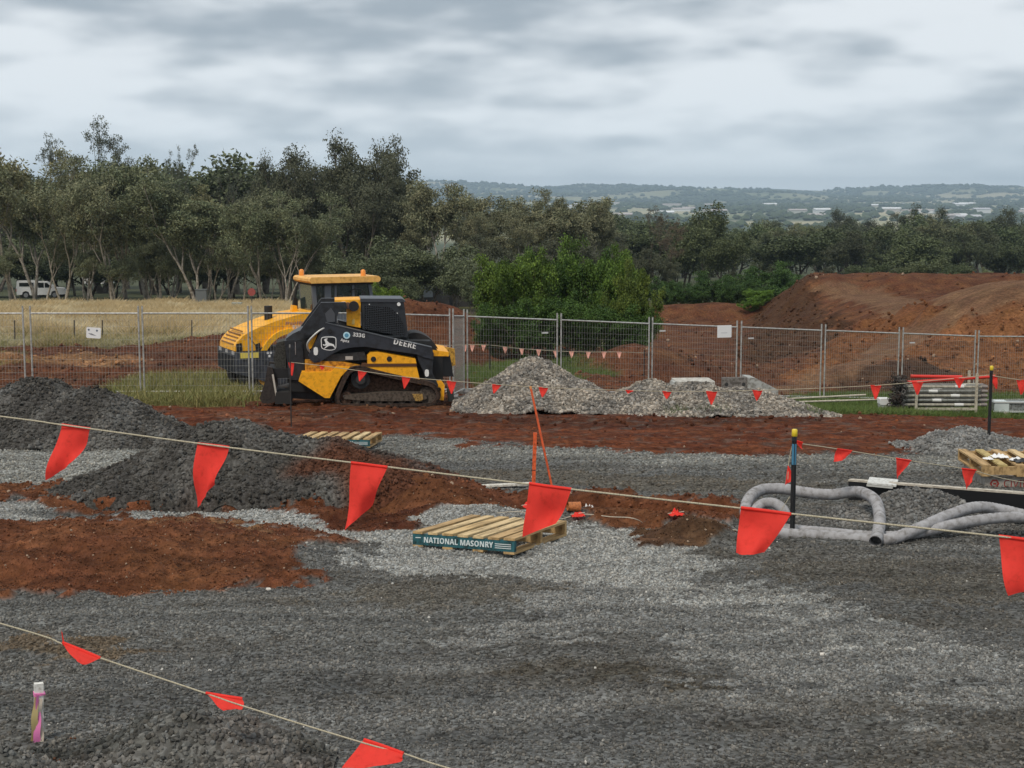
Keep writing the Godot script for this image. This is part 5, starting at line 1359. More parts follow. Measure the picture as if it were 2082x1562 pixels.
func gravel_piles() -> void:
	var dk1 := Color(0.060, 0.056, 0.050); var dk2 := Color(0.105, 0.100, 0.092)
	var lt1 := Color(0.262, 0.232, 0.195); var lt2 := Color(0.175, 0.160, 0.142)
	pile("gravel_pile", "long heap of dark gravel with two crests below the fence sign", [[-7.55, 23.3, 1.35, 1.7, 1.0], [-6.55, 22.7, 1.55, 1.6, 0.84], [-8.6, 23.2, 1.4, 1.5, 0.6], [-5.8, 22.4, 1.0, 1.2, 0.4]], 0.09, dk1, dk2, 9000, 0.025, 0.075, 0.55, 31)
	pile("gravel_pile", "broad heap of dark gravel mixed with red soil beside the trench", [[-3.25, 16.9, 1.6, 1.15, 0.80], [-2.1, 16.75, 1.5, 1.05, 0.60], [-3.3, 18.0, 0.7, 0.7, 0.70], [-4.2, 16.5, 0.9, 0.75, 0.36], [-2.6, 18.6, 1.0, 1.2, 0.42]], 0.08, dk1, dk2, 9000, 0.02, 0.06, 0.5, 32, 0.8)
	pile("stone_pile", "tall heap of pale crushed stone beside the track loader", [[0.5, 31.2, 1.5, 2.2, 1.08], [-0.15, 30.4, 0.95, 1.4, 0.72], [1.3, 30.5, 1.2, 1.6, 0.68]], 0.11, lt1, lt2, 15000, 0.035, 0.09, 0.65, 33)
	pile("stone_pile", "lower heap of pale crushed stone in front of the concrete blocks", [[2.95, 30.9, 1.2, 2.0, 0.68], [3.9, 30.6, 1.5, 2.0, 0.66], [4.9, 30.8, 1.5, 1.9, 0.58], [5.7, 31.2, 1.0, 1.5, 0.36]], 0.11, lt1, lt2, 15000, 0.035, 0.09, 0.65, 34)
	pile("gravel_pile", "cone of clean grey gravel under the drain hoses", [[3.92, 14.25, 0.8, 0.58, 0.33], [4.7, 13.9, 0.7, 0.5, 0.14], [3.2, 14.2, 0.5, 0.4, 0.14]], 0.06, Color(0.125, 0.122, 0.116), Color(0.175, 0.172, 0.164), 5200, 0.02, 0.048, 0.5, 35)
	pile("gravel_pile", "flat heap of grey gravel behind the pallet with white rags", [[6.7, 21.6, 0.9, 0.9, 0.30], [7.6, 21.3, 0.9, 0.9, 0.16]], 0.08, Color(0.155, 0.152, 0.145), Color(0.205, 0.202, 0.193), 3200, 0.025, 0.06, 0.5, 36)
	pile("gravel_pile", "small heap of coarse wet gravel at the foot of the white peg", [[-1.52, 6.58, 0.6, 0.45, 0.25], [-2.35, 6.3, 0.4, 0.3, 0.14]], 0.04, Color(0.06, 0.06, 0.054), Color(0.125, 0.122, 0.112), 4200, 0.012, 0.034, 0.6, 37, 0.3)

# ---------------------------------------------------------------- fence
func fence_panel(a: Vector2, b: Vector2, label: String, called := "mesh_fence") -> Node3D:
	var galv := mat(0.50, 0.50, 0.48, 0.45, 0.35, 0.3, 0.7)
	var pa := on_ground(a.x, a.y); var pb := on_ground(b.x, b.y)
	var o := thing(called, label, "fence panel" if called == "mesh_fence" else "gate", pa, 0.0, "temporary site fence")
	var w := pb - pa
	var up := Vector3.UP
	for e in [Vector3.ZERO, w]:
		var st := mb()
		rod(st, e + up * 0.02, e + up * 2.1, 0.021, 10)
		obj("post", st, galv, o)
		st = mb()
		box(st, e + up * 0.05, Vector3(0.22, 0.12, 0.55))
		obj("foot", st, mat(0.2, 0.19, 0.18, 0.9), o)
	for h in [1.93, 0.14]:
		var st := mb()
		rod(st, up * h, w + up * h, 0.02, 10)
		obj("rail", st, galv, o)
	var st := mb()
	var n := 34
	var r := 0.0026
	for k in range(1, n):
		var e := w * (float(k) / n)
		rod(st, e + up * 0.14, e + up * 1.93, r, 3)
	for k in 11:
		rod(st, up * (0.28 + k * 0.15), w + up * (0.28 + k * 0.15), r, 3)
	obj("wire_mesh", st, mat(0.35, 0.35, 0.33, 0.5, 0.3), o)
	return o

func fence() -> void:
	var rows := [
		[Vector3(-13.576, -0.363, -33.3), Vector3(-11.063, -0.363, -33.3), "leaning galvanised fence panel at the end of the dry grass"],
		[Vector3(-10.896, -0.363, -33.3), Vector3(-8.475, -0.371, -33.4), "galvanised mesh fence panel that carries the sign with two dark dots"],
		[Vector3(-8.386, -0.371, -33.4), Vector3(-6.007, -0.378, -33.5), "galvanised mesh fence panel with long grass at its foot, before the roller bumper"],
		[Vector3(-5.928, -0.378, -33.5), Vector3(-3.632, -0.423, -34.1), "galvanised mesh fence panel between the roller and the rear of the loader"],
		[Vector3(-3.563, -0.43, -34.2), Vector3(-1.505, -0.527, -35.5), "galvanised mesh fence panel behind the loader cab and bucket"],
		[Vector3(-1.094, -0.661, -36), Vector3(1.131, -0.723, -36.8), "galvanised mesh fence panel behind the crest of the tall stone heap"],
		[Vector3(1.233, -0.78, -36.9), Vector3(3.504, -0.835, -37.6), "galvanised mesh fence panel between the bright shrubs and the saddle of the stone heaps"],
		[Vector3(3.602, -0.893, -37.7), Vector3(5.876, -0.949, -38.4), "galvanised mesh fence panel that carries the blank white sign"],
		[Vector3(6.008, -1.009, -38.5), Vector3(8.252, -1.066, -39.2), "galvanised mesh fence panel behind the long concrete block"],
		[Vector3(8.38, -1.14, -39.3), Vector3(10.561, -1.206, -40.1), "galvanised mesh fence panel across the foot of the haul road"],
		[Vector3(10.697, -1.282, -40.2), Vector3(12.925, -1.349, -41), "galvanised mesh fence panel behind the rack of pipes"],
		[Vector3(13.023, -1.418, -41), Vector3(15.5, -1.487, -41.8), "galvanised mesh fence panel behind the wrapped steel beam"]]
	for r in rows:
		var o := fence_panel(Vector2(r[0].x, -r[0].z), Vector2(r[1].x, -r[1].z), r[2])
	var gp := fence_panel(Vector2(Vector3(-1.346, -0.386, -33.6).x, 33.6), Vector2(Vector3(-1.181, -0.572, -36.1).x, 36.1), "mesh fence panel turned end on beside the loader bucket", "fence_gate")
	var white := mat(0.8, 0.8, 0.8, 0.45)
	var sgn := thing("fence_sign", "white sign with two dark dots hanging on the mesh above the dark heap", "sign", Vector3(-9.47, -0.774, -33.28))
	var st := mb()
	soft_box(st, Vector3.ZERO, Vector3(0.33, 0.245, 0.006), 0.02)
	obj("plate", st, white, sgn)
	for p in [[-0.11, 0.065], [0.075, 0.055]]: cyl(sgn, "symbol", Vector2(p[0], p[1]), 0.022, 0.003, 0.006, mat(0.08, 0.11, 0.16, 0.6), 12)
	for k in 6:
		part(sgn, "line_of_print", PackedVector2Array([Vector2(-0.12 + k * 0.012, -0.015 - k * 0.006), Vector2(-0.04 + k * 0.02, -0.012 - k * 0.009), Vector2(-0.04 + k * 0.02, -0.018 - k * 0.009), Vector2(-0.12 + k * 0.012, -0.021 - k * 0.006)]), 0.003, 0.0045 + k * 0.0002, mat(0.25, 0.25, 0.27, 0.6))
	sgn.rotation.z = -0.06
	var s2 := thing("fence_sign", "blank white sign hanging on the mesh before the red earth", "sign", Vector3(5.518, -1.164, -38.2), deg_to_rad(16))
	st = mb()
	soft_box(st, Vector3.ZERO, Vector3(0.40, 0.32, 0.006), 0.012)
	obj("plate", st, white, s2)
	part(s2, "line_of_print", PackedVector2Array([Vector2(-0.1, -0.03), Vector2(0.08, -0.03), Vector2(0.08, -0.045), Vector2(-0.1, -0.045)]), 0.003, 0.005, mat(0.5, 0.5, 0.52, 0.6))
	for t in [[Vector3(0.821, -1.068, -36.66), "before the shrubs"], [Vector3(3.861, -1.111, -37.74), "beside the blank sign"], [Vector3(6.268, -1.375, -38.55), "behind the long block"], [Vector3(10.965, -1.651, -40.25), "behind the pipe rack"]]:
		var tg := thing("fence_tag", "small pale tag wired to the fence mesh " + t[1], "tag", t[0], deg_to_rad(16), "tags on the fence mesh")
		st = mb()
		box(st, Vector3.ZERO, Vector3(0.17, 0.035, 0.004))
		obj("plate", st, mat(0.6, 0.6, 0.6, 0.5), tg)
		cyl(tg, "tie", Vector2(-0.075, 0.0), 0.008, 0.002, 0.006, mat(0.1, 0.1, 0.1), 8)

# ---------------------------------------------------------------- pallets
func pallet(called: String, label: String, at: Vector3, turn: float, wide: float, deep: float, teal: bool, wood: Array) -> Node3D:
	var o := thing(called, label, "pallet", at, turn, "timber pallets")
	var paint := mat(0.018, 0.105, 0.125, 0.75, 0.0, 0.5, 0.5)
	var r := RandomNumberGenerator.new()
	r.seed = int(at.x * 100.0) + 7
	for k in 3:
		var st := mb()
		box(st, Vector3(wide * 0.5, 0.073, -0.022 - k * (deep - 0.044) * 0.5), Vector3(wide, 0.094, 0.04))
		obj("stringer", st, paint if teal and k == 0 else wood[1], o)
	for k in 7:
		var st := mb()
		var w: float = 0.098 + r.randf_range(-0.008, 0.008)
		box(st, Vector3(0.05 + k * (wide - 0.1) / 6.0, 0.131 + r.randf_range(-0.002, 0.003), -deep * 0.5), Vector3(w, 0.02, deep + r.randf_range(-0.01, 0.012)), Basis(Vector3.UP, r.randf_range(-0.008, 0.008)))
		obj("slat", st, wood[r.randi() % wood.size()], o)
	for k in 4:
		var st := mb()
		box(st, Vector3(0.05 + k * (wide - 0.1) / 3.0, 0.0155, -deep * 0.5), Vector3(0.1, 0.02, deep))
		obj("bottom_board", st, wood[1], o)
	return o

func pallets() -> void:
	var wood := []
	for c in [[0.62, 0.43, 0.20], [0.50, 0.33, 0.15], [0.66, 0.49, 0.26], [0.54, 0.37, 0.17]]:
		var m := StandardMaterial3D.new()
		m.albedo_color = Color(c[0], c[1], c[2]).linear_to_srgb()
		m.roughness = 0.85
		m.albedo_texture = wear_texture(0.35)
		m.uv1_triplanar = true
		m.uv1_scale = Vector3(2.2, 1.2, 0.25)
		wood.append(m)
	var white := mat(0.62, 0.68, 0.68, 0.7)
	var o := pallet("pallet", "timber pallet with a lettered teal edge on crushed rock", on_ground(-0.86, 12.5, 0.0), deg_to_rad(-25), 0.97, 1.13, true, wood)
	o.position.y += 0.02
	o.basis = Basis(Vector3.RIGHT, -0.068) * o.basis
	words(o, "lettering", "NATIONAL MASONRY", 0.047, Vector3(0.44, 0.074, 0.0), 0.0, white)
	for k in 3: part(o, "small_print", PackedVector2Array([Vector2(0.79, 0.05 + k * 0.017), Vector2(0.94, 0.05 + k * 0.017), Vector2(0.94, 0.056 + k * 0.017), Vector2(0.79, 0.056 + k * 0.017)]), -0.001, 0.003, white)
	part(o, "small_print", PackedVector2Array([Vector2(0.03, 0.085), Vector2(0.08, 0.087), Vector2(0.08, 0.094), Vector2(0.03, 0.092)]), -0.001, 0.003, white)
	var f := pallet("pallet", "timber pallet with a lettered teal edge half buried by the dark heap", on_ground(-3.16, 21.2, 0.04), deg_to_rad(-4), 1.1, 1.13, true, wood)
	f.basis = Basis(Vector3.RIGHT, -0.068) * f.basis
	words(f, "lettering", "NATIONAL MASONRY", 0.05, Vector3(0.50, 0.074, 0.0), 0.0, white)
	for k in 3: part(f, "small_print", PackedVector2Array([Vector2(0.84, 0.05 + k * 0.017), Vector2(1.07, 0.05 + k * 0.017), Vector2(1.07, 0.056 + k * 0.017), Vector2(0.84, 0.056 + k * 0.017)]), -0.001, 0.003, white)
	# concrete block with a pallet and rags on it
	var bp := on_ground(5.52, 16.95, -0.09)
	var blk := thing("lettered_block", "pale concrete block with red lettering under a pallet", "block", bp, deg_to_rad(-3))
	var st := mb()
	box(st, Vector3(0.8, 0.085, -0.5), Vector3(1.6, 0.25, 1.0))
	obj("body", st, mat(0.36, 0.33, 0.29, 0.9, 0.0, 0.4, 0.8), blk)
	var rd := mat(0.26, 0.03, 0.02, 0.7)
	words(blk, "lettering", "CIVILCA", 0.085, Vector3(0.42, 0.125, 0.0), 0.0, rd, false)
	var ring := PackedVector2Array(); var ring2 := PackedVector2Array()
	for k in 6:
		ring.append(Vector2(0.11 + cos(TAU * k / 6.0) * 0.055, 0.125 + sin(TAU * k / 6.0) * 0.055))
		ring2.append(Vector2(0.11 + cos(TAU * k / 6.0) * 0.034, 0.125 + sin(TAU * k / 6.0) * 0.034))
	st = mb()
	loop_prism(st, ring, ring2, -0.001, 0.003)
	obj("emblem", st, rd, blk)
	part(blk, "emblem_mark", PackedVector2Array([Vector2(0.095, 0.115), Vector2(0.13, 0.115), Vector2(0.13, 0.135), Vector2(0.095, 0.135)]), -0.001, 0.003, rd)
	var p3 := pallet("pallet", "yellowed timber pallet carrying white rags on the lettered block", bp + Vector3(-0.06, 0.214, 0.06), deg_to_rad(-3), 1.3, 1.13, false, [wood[2], wood[1], mat(0.5, 0.38, 0.15, 0.85, 0.0, 0.3, 0.6), wood[0]])
	for g in [[Vector3(0.16, 0, -0.35), 0.06, 1], [Vector3(0.34, 0, -0.5), 0.11, 2], [Vector3(0.48, 0, -0.3), 0.11, 3]]:
		var rag := thing("white_rag", ["", "small white rag at the end of the yellowed pallet", "crumpled white rag draped on the yellowed pallet", "white rag hanging toward the edge of the yellowed pallet"][g[2]], "rag", p3.position + Basis(Vector3.UP, p3.rotation.y) * (g[0] + Vector3(0, 0.15, 0)), 0.0, "rags on the pallet")
		crumple("cloth", g[1], g[2] + 40, mat(0.8, 0.8, 0.79, 0.8), rag)
	var bg := thing("black_bag", "flat black plastic bag under the white rags", "bag", p3.position + Vector3(0.55, 0.155, -0.2))
	crumple("sheet", 0.16, 60, mat(0.012, 0.012, 0.013, 0.35), bg, 0.25)

func crumple(called: String, size: float, s: int, m: Material, parent: Node3D, tall := 0.6) -> void:
	var r := RandomNumberGenerator.new()
	r.seed = s
	var st := mb()
	st.set_smooth_group(1)
	var n := 14
	var g := []
	for j in n + 1:
		for i in n + 1:
			var u: float = i / float(n) * 2.0 - 1.0; var v: float = j / float(n) * 2.0 - 1.0
			var ang := atan2(v, u)
			var edge: float = 0.85 + 0.2 * nz.get_noise_2d(cos(ang) * 1.3 + s * 3.0, sin(ang) * 1.3)
			var h: float = absf(nz.get_noise_2d(u * 1.4 + s * 7.3, v * 1.4)) * tall * size + 0.005
			g.append(Vector3(u * size * edge, h * (1.2 - maxf(absf(u), absf(v))), v * size * edge * 0.8))
	for j in n:
		for i in n:
			var k := j * (n + 1) + i
			quad(st, g[k], g[k + 1], g[k + n + 2], g[k + n + 1])
	obj(called, st, m, parent)

# ---------------------------------------------------------------- stakes and pegs
func star_picket(at: Vector3, tall: float, label: String, sleeve: bool) -> Node3D:
	var o := thing("star_picket", label, "stake", at, 0.4, "capped star pickets")
	var black := mat(0.012, 0.012, 0.013, 0.6)
	var st := mb()
	for k in 3:
		var a: float = TAU * k / 3.0
		box(st, Vector3(cos(a) * 0.012, tall * 0.5 - 0.15, sin(a) * 0.012), Vector3(0.026, tall + 0.3, 0.006), Basis(Vector3.UP, -a))
	obj("picket", st, black, o)
	st = mb()
	tube(st, [Vector3(0, tall - 0.06, 0), Vector3(0, tall - 0.055, 0), Vector3(0, tall, 0), Vector3(0, tall + 0.008, 0)], [0.022, 0.027, 0.026, 0.02], 14)
	obj("cap", st, mat(0.75, 0.55, 0.03, 0.4), o)
	st = mb()
	rod(st, Vector3(0, tall - 0.10, 0), Vector3(0, tall - 0.058, 0), 0.022, 12)
	obj("cap_skirt", st, mat(0.015, 0.017, 0.03, 0.5), o)
	if sleeve:
		st = mb()
		rod(st, Vector3(0, tall - 0.32, 0), Vector3(0, tall - 0.13, 0), 0.021, 10)
		obj("sleeve", st, mat(0.06, 0.22, 0.36, 0.5), o)
	return o

func stakes() -> void:
	star_picket(on_ground(Vector2(2.587, 13.348).x, Vector2(2.587, 13.348).y), 0.975, "black star picket with yellow cap beside the loop of drain hose", true)
	star_picket(on_ground(Vector2(7.037, 21.511).x, Vector2(7.037, 21.511).y), 1.22, "black star picket with yellow cap before the rack of pipes", false)
	var thin := thing("thin_stake", "thin dark stake holding the bunting behind the dark heap", "stake", on_ground(Vector2(-3.871, 25.587).x, Vector2(-3.871, 25.587).y), 0.0)
	var st := mb()
	rod(st, Vector3(0, -0.2, 0), Vector3(0, 1.42, 0), 0.012, 8)
	obj("shaft", st, mat(0.03, 0.028, 0.026, 0.7), thin)
	st = mb()
	rod(st, Vector3(0, 1.38, 0), Vector3(0, 1.43, 0), 0.015, 8)
	obj("tip", st, mat(0.25, 0.24, 0.22, 0.6), thin)
	var orange := mat(0.80, 0.13, 0.035, 0.55, 0.0, 0.3, 0.4)
	var a := thing("marker_stake", "upright orange marker stake beside the leaning one", "stake", Vector3(0.228, -1.05, -16), 0.0, "orange marker stakes")
	st = mb()
	bar(st, Vector3(0, -0.2, 0), Vector3(0.026, 0.68, 0), 0.04, 0.022, Vector3(0, 0, 1))
	obj("shaft", st, orange, a)
	st = mb()
	bar(st, Vector3(0.0095, 0.26, 0.001), Vector3(0.0098, 0.268, 0.001), 0.0415, 0.0235, Vector3(0, 0, 1))
	obj("dark_band", st, mat(0.05, 0.015, 0.01), a)
	var b := thing("marker_stake", "long orange marker stake leaning back beside the upright one", "stake", Vector3(0.472, -1.067, -16.2), 0.0, "orange marker stakes")
	st = mb()
	rod(st, Vector3(0.03, -0.2, 0.05), Vector3(-0.265, 1.165, -0.06), 0.0125, 8)
	obj("shaft", st, orange, b)
	st = mb()
	rod(st, Vector3(-0.262, 1.15, -0.059), Vector3(-0.268, 1.178, -0.061), 0.014, 8)
	obj("worn_tip", st, mat(0.7, 0.3, 0.1, 0.7), b)
	# the white peg
	var p := thing("survey_peg", "short white timber peg tied with pink and gold tape", "peg", on_ground(Vector2(-2.283, 6.864).x, Vector2(-2.283, 6.864).y), deg_to_rad(24))
	var white := mat(0.76, 0.75, 0.70, 0.8, 0.0, 0.2, 0.2)
	st = mb()
	box(st, Vector3(0, 0.09, 0), Vector3(0.042, 0.42, 0.030), Basis(Vector3(0, 0, 1), -0.035))
	obj("timber", st, white, p)
	var pink := mat(0.85, 0.24, 0.52, 0.5)
	for q in [[0.0, 0.026, 0.25, 0.07, 0.012, pink, "tape_tail"], [-0.012, 0.024, 0.24, 0.14, 0.016, mat(0.45, 0.36, 0.16, 0.6), "gold_tape"], [0.008, 0.022, 0.23, 0.02, 0.013, mat(0.6, 0.52, 0.42, 0.6), "pale_tape"]]:
		st = mb()
		st.set_smooth_group(1)
		var rows := 12
		for k in rows:
			var t0: float = k / float(rows); var t1: float = (k + 1) / float(rows)
			var pt := func(t: float, s: float) -> Vector3: return Vector3(q[0] - 0.012 * t + sin(t * 9.0 + q[3] * 50.0) * 0.004 + s * q[4] * (0.5 + t), q[2] - 0.235 * t, q[1] + sin(t * 7.0 + s + q[3] * 30.0) * 0.006)
			quad(st, pt.call(t0, -1.0), pt.call(t0, 1.0), pt.call(t1, 1.0), pt.call(t1, -1.0))
		obj(q[6], st, q[5], p)
	st = mb()
	for k in 2: box(st, Vector3(0.008, 0.245 + k * 0.006, 0), Vector3(0.052, 0.007, 0.040), Basis(Vector3(0, 0, 1), 0.1 - 0.22 * k))
	obj("tape_knot", st, pink, p)

# ---------------------------------------------------------------- bunting
func flag_mat() -> StandardMaterial3D:
	if mats.has("flag"): return mats["flag"]
	var m := StandardMaterial3D.new()
	m.albedo_color = Color(1.0, 0.068, 0.05).linear_to_srgb()
	m.roughness = 0.7
	m.metallic_specular = 0.3
	m.albedo_texture = wear_texture(0.06)
	m.uv1_triplanar = true
	m.uv1_scale = Vector3.ONE * 2.5
	m.backlight_enabled = true
	m.backlight = Color(0.85, 0.85, 0.85)
	m.cull_mode = BaseMaterial3D.CULL_DISABLED
	mats["flag"] = m
	return m

# corners: along the rope a to b, then the free edge from c (below b) to d (below a)
func flag(parent: Node3D, a: Vector3, b: Vector3, c: Vector3, d: Vector3, billow: float, s: float, m: Material = null) -> void:
	if m == null: m = flag_mat()
	var st := mb()
	st.set_smooth_group(1)
	var n := 10
	var side := (b - a).normalized()
	var nn := side.cross(Vector3.UP).normalized()
	var g := []
	for j in n + 1:
		var v: float = j / float(n)
		for i in n + 1:
			var u: float = i / float(n)
			var p := a.lerp(b, u).lerp(d.lerp(c, u), v)
			# the free edges draw in a little, the cloth fills with wind
			p += side * (0.5 - u) * sin(v * PI) * billow * -0.25
			p += nn * billow * 0.35 * v * (absf(sin(u * 7.0 + s * 1.7 - v * 2.0)) - 0.6)
			p += nn * (sin(u * 4.2 + v * 3.0 + s) * 0.5 + sin(u * 2.0 - v * 5.0 + s * 2.0) * 0.5) * billow * (0.15 + v)
			g.append(p)
	for j in n:
		for i in n:
			var k := j * (n + 1) + i
			quad(st, g[k], g[k + 1], g[k + n + 2], g[k + n + 1])
	var o := obj("flag", st, m, parent)
	st = mb()
	var hem := []
	for i in n + 1: hem.append(g[i])
	tube(st, hem, [0.007], 6)
	obj("hem", st, m, o)

func rope(parent: Node3D, pts: Array, r: float) -> void:
	var st := mb()
	tube(st, smooth_path(pts, 5), [r], 6)
	obj("rope", st, mat(0.50, 0.45, 0.33, 0.9, 0.0, 0.4, 0.05), parent)

func end_post(parent: Node3D, top: Vector3) -> void:
	var st := mb()
	var y := height(top.x, -top.z) - 0.2
	rod(st, Vector3(top.x, y, top.z), top + Vector3.UP * 0.06, 0.018, 8)
	obj("post", st, mat(0.02, 0.02, 0.02, 0.6), parent)

func buntings() -> void:
	var o := thing("bunting_line", "taut rope of large red flags strung across the gravel before the pallet", "bunting", Vector3.ZERO, 0.0, "lines of red flags")
	rope(o, [Vector3(-4.848, 1.166, -8.3), Vector3(-2.664, 1.023, -7.6), Vector3(-2.299, 1.001, -7.45), Vector3(-1.381, 0.942, -7.1), Vector3(-0.577, 0.899, -6.8), Vector3(0.258, 0.872, -6.4), Vector3(1.159, 0.846, -6), Vector3(1.9, 0.831, -5.65), Vector3(2.886, 0.825, -5.1)], 0.0042)
	end_post(o, Vector3(-4.848, 1.166, -8.3))
	end_post(o, Vector3(2.886, 0.825, -5.1))
	for f in [[Vector3(-2.306, 0.998, -7.47), Vector3(-2.14, 0.989, -7.4), Vector3(-2.229, 0.818, -7.42), Vector3(-2.378, 0.716, -7.45), 0.04], [Vector3(-1.546, 0.95, -7.17), Vector3(-1.381, 0.942, -7.1), Vector3(-1.449, 0.756, -7.12), Vector3(-1.579, 0.624, -7.15), 0.04], [Vector3(-0.759, 0.908, -6.87), Vector3(-0.582, 0.899, -6.8), Vector3(-0.673, 0.708, -6.82), Vector3(-0.785, 0.588, -6.85), 0.04], [Vector3(0.079, 0.883, -6.48), Vector3(0.262, 0.872, -6.4), Vector3(0.198, 0.715, -6.42), Vector3(0.057, 0.648, -6.46), 0.04], [Vector3(0.961, 0.855, -6.08), Vector3(1.157, 0.846, -6), Vector3(1.05, 0.677, -6.02), Vector3(0.941, 0.668, -6.06), 0.04], [Vector3(1.902, 0.831, -5.65), Vector3(2.094, 0.828, -5.55), Vector3(2.057, 0.645, -5.57), Vector3(1.942, 0.606, -5.62), 0.04]]:
		flag(o, f[0], f[1], f[2], f[3], f[4], f[0].x * 3.0)
	o = thing("bunting_line", "low sagging rope of red flags blown flat beside the white peg", "bunting", Vector3.ZERO, 0.0, "lines of red flags")
	rope(o, [Vector3(-4.379, 0.472, -7.4), Vector3(-2.407, 0.162, -6.75), Vector3(-2.084, 0.092, -6.65), Vector3(-1.9, 0.042, -6.6), Vector3(-1.374, -0.067, -6.42), Vector3(-1.194, -0.106, -6.36), Vector3(-0.646, -0.199, -6.16), Vector3(-0.463, -0.225, -6.1), Vector3(-0.169, -0.277, -6), Vector3(0.897, -0.372, -5.6)], 0.0038)
	end_post(o, Vector3(-4.379, 0.472, -7.4))
	end_post(o, Vector3(0.897, -0.372, -5.6))
	for f in [[Vector3(-2.086, 0.1, -6.65), Vector3(-1.898, 0.042, -6.6), Vector3(-1.948, 0.028, -6.55), Vector3(-2.01, 0.051, -6.55), 0.015], [Vector3(-2.084, 0.092, -6.65), Vector3(-2.077, 0.09, -6.65), Vector3(-2.078, 0.155, -6.63), Vector3(-2.084, 0.166, -6.63), 0.004], [Vector3(-1.378, -0.065, -6.42), Vector3(-1.211, -0.083, -6.4), Vector3(-1.199, -0.112, -6.35), Vector3(-1.282, -0.118, -6.35), 0.02], [Vector3(-0.643, -0.188, -6.17), Vector3(-0.465, -0.221, -6.1), Vector3(-0.48, -0.247, -6.05), Vector3(-0.723, -0.274, -6.08), 0.03]]:
		flag(o, f[0], f[1], f[2], f[3], f[4], f[0].x * 5.0)
	# from the near star picket to the right
	o = thing("bunting_line", "rope of red flags running from the picket by the hoses to the lettered block", "bunting", Vector3.ZERO, 0.0, "lines of red flags")
	rope(o, [Vector3(2.649, -0.114, -13.75), Vector3(3.163, -0.209, -13.9), Vector3(3.855, -0.349, -14.1), Vector3(4.483, -0.472, -14.3), Vector3(5.298, -0.658, -14.5), Vector3(7.415, -0.831, -15)], 0.0045)
	end_post(o, Vector3(7.415, -0.831, -15))
	rope(o, [Vector3(2.64, -0.106, -13.7), Vector3(2.607, -0.293, -13.7), Vector3(2.592, -0.448, -13.65)], 0.004)
	rope(o, [Vector3(2.547, -0.543, -13.3), Vector3(2.478, -0.657, -13.3), Vector3(2.425, -0.749, -13.3)], 0.003)
	for f in [[Vector3(2.644, -0.082, -13.7), Vector3(2.742, -0.114, -13.75), Vector3(2.739, -0.18, -13.75), Vector3(2.682, -0.129, -13.7), 0.02], [Vector3(3.098, -0.197, -13.88), Vector3(3.248, -0.222, -13.92), Vector3(3.18, -0.295, -13.9), Vector3(3.072, -0.324, -13.9), 0.03], [Vector3(3.708, -0.316, -14.05), Vector3(3.869, -0.349, -14.1), Vector3(3.795, -0.432, -14.08), Vector3(3.731, -0.525, -14.06), 0.02], [Vector3(4.416, -0.457, -14.27), Vector3(4.569, -0.479, -14.31), Vector3(4.522, -0.595, -14.3), Vector3(4.468, -0.672, -14.29), 0.02], [Vector3(2.595, -0.327, -13.68), Vector3(2.629, -0.393, -13.68), Vector3(2.634, -0.462, -13.65), Vector3(2.565, -0.5, -13.65), 0.015]]:
		flag(o, f[0], f[1], f[2], f[3], f[4], f[0].x * 7.0)
	# far line, past the loader and the stone heaps
	o = thing("bunting_line", "long rope of red flags sagging past the loader and the stone heaps", "bunting", Vector3.ZERO, 0.0, "lines of red flags")
	rope(o, [Vector3(-3.868, -0.634, -25.7), Vector3(-3.313, -0.683, -25.6), Vector3(-2.6, -0.767, -25.5), Vector3(-1.833, -0.859, -25.4), Vector3(-1.041, -0.903, -25.2), Vector3(-0.26, -0.938, -25), Vector3(0.533, -0.964, -24.8), Vector3(1.562, -0.981, -24.6), Vector3(2.583, -0.981, -24.4), Vector3(3.301, -0.955, -24.2), Vector3(4.024, -0.914, -24), Vector3(4.907, -0.831, -23.6), Vector3(5.708, -0.709, -23), Vector3(6.26, -0.607, -22.6), Vector3(6.743, -0.487, -22.1), Vector3(7.074, -0.407, -21.8)], 0.006)
	rope(o, [Vector3(7.088, -0.407, -21.8), Vector3(7.636, -0.504, -22), Vector3(8.799, -0.706, -22.6), Vector3(10.733, -0.898, -23.5)], 0.006)
	end_post(o, Vector3(10.733, -0.898, -23.5))
	for f in [[Vector3(-3.868, -0.642, -25.7), 0.051, 0.223, 0.009], [Vector3(-3.313, -0.683, -25.6), 0.047, 0.068, 0.000], [Vector3(-2.6, -0.767, -25.5), 0.081, 0.170, -0.051], [Vector3(-1.833, -0.859, -25.4), 0.076, 0.195, -0.034], [Vector3(-1.041, -0.903, -25.2), 0.084, 0.218, 0.000], [Vector3(-0.26, -0.938, -25), 0.079, 0.150, -0.050], [Vector3(0.533, -0.964, -24.8), 0.083, 0.165, -0.017], [Vector3(1.967, -0.977, -24.5), 0.065, 0.049, -0.016], [Vector3(2.583, -0.981, -24.4), 0.077, 0.122, 0.000], [Vector3(3.301, -0.955, -24.2), 0.093, 0.218, 0.000], [Vector3(4.024, -0.914, -24), 0.080, 0.168, 0.000], [Vector3(5.716, -0.709, -23), 0.084, 0.215, 0.000], [Vector3(6.26, -0.607, -22.6), 0.087, 0.196, 0.000], [Vector3(6.75, -0.487, -22.1), 0.081, 0.147, 0.000], [Vector3(7.179, -0.428, -21.85), 0.058, 0.189, 0.058], [Vector3(7.659, -0.504, -22), 0.081, 0.220, 0.000]]:
		var c: Vector3 = f[0]
		flag(o, c + Vector3(-f[1], 0, 0), c + Vector3(f[1], -0.01, 0), c + Vector3(f[3] + 0.012, -f[2], 0), c + Vector3(f[3] - 0.012, -f[2] - 0.004, 0), 0.02, c.x * 40.0)
	# behind the fence
	o = thing("bunting_line", "faded rope of small pale flags seen through the fence before the shrubs", "bunting", Vector3.ZERO, 0.0, "lines of red flags")
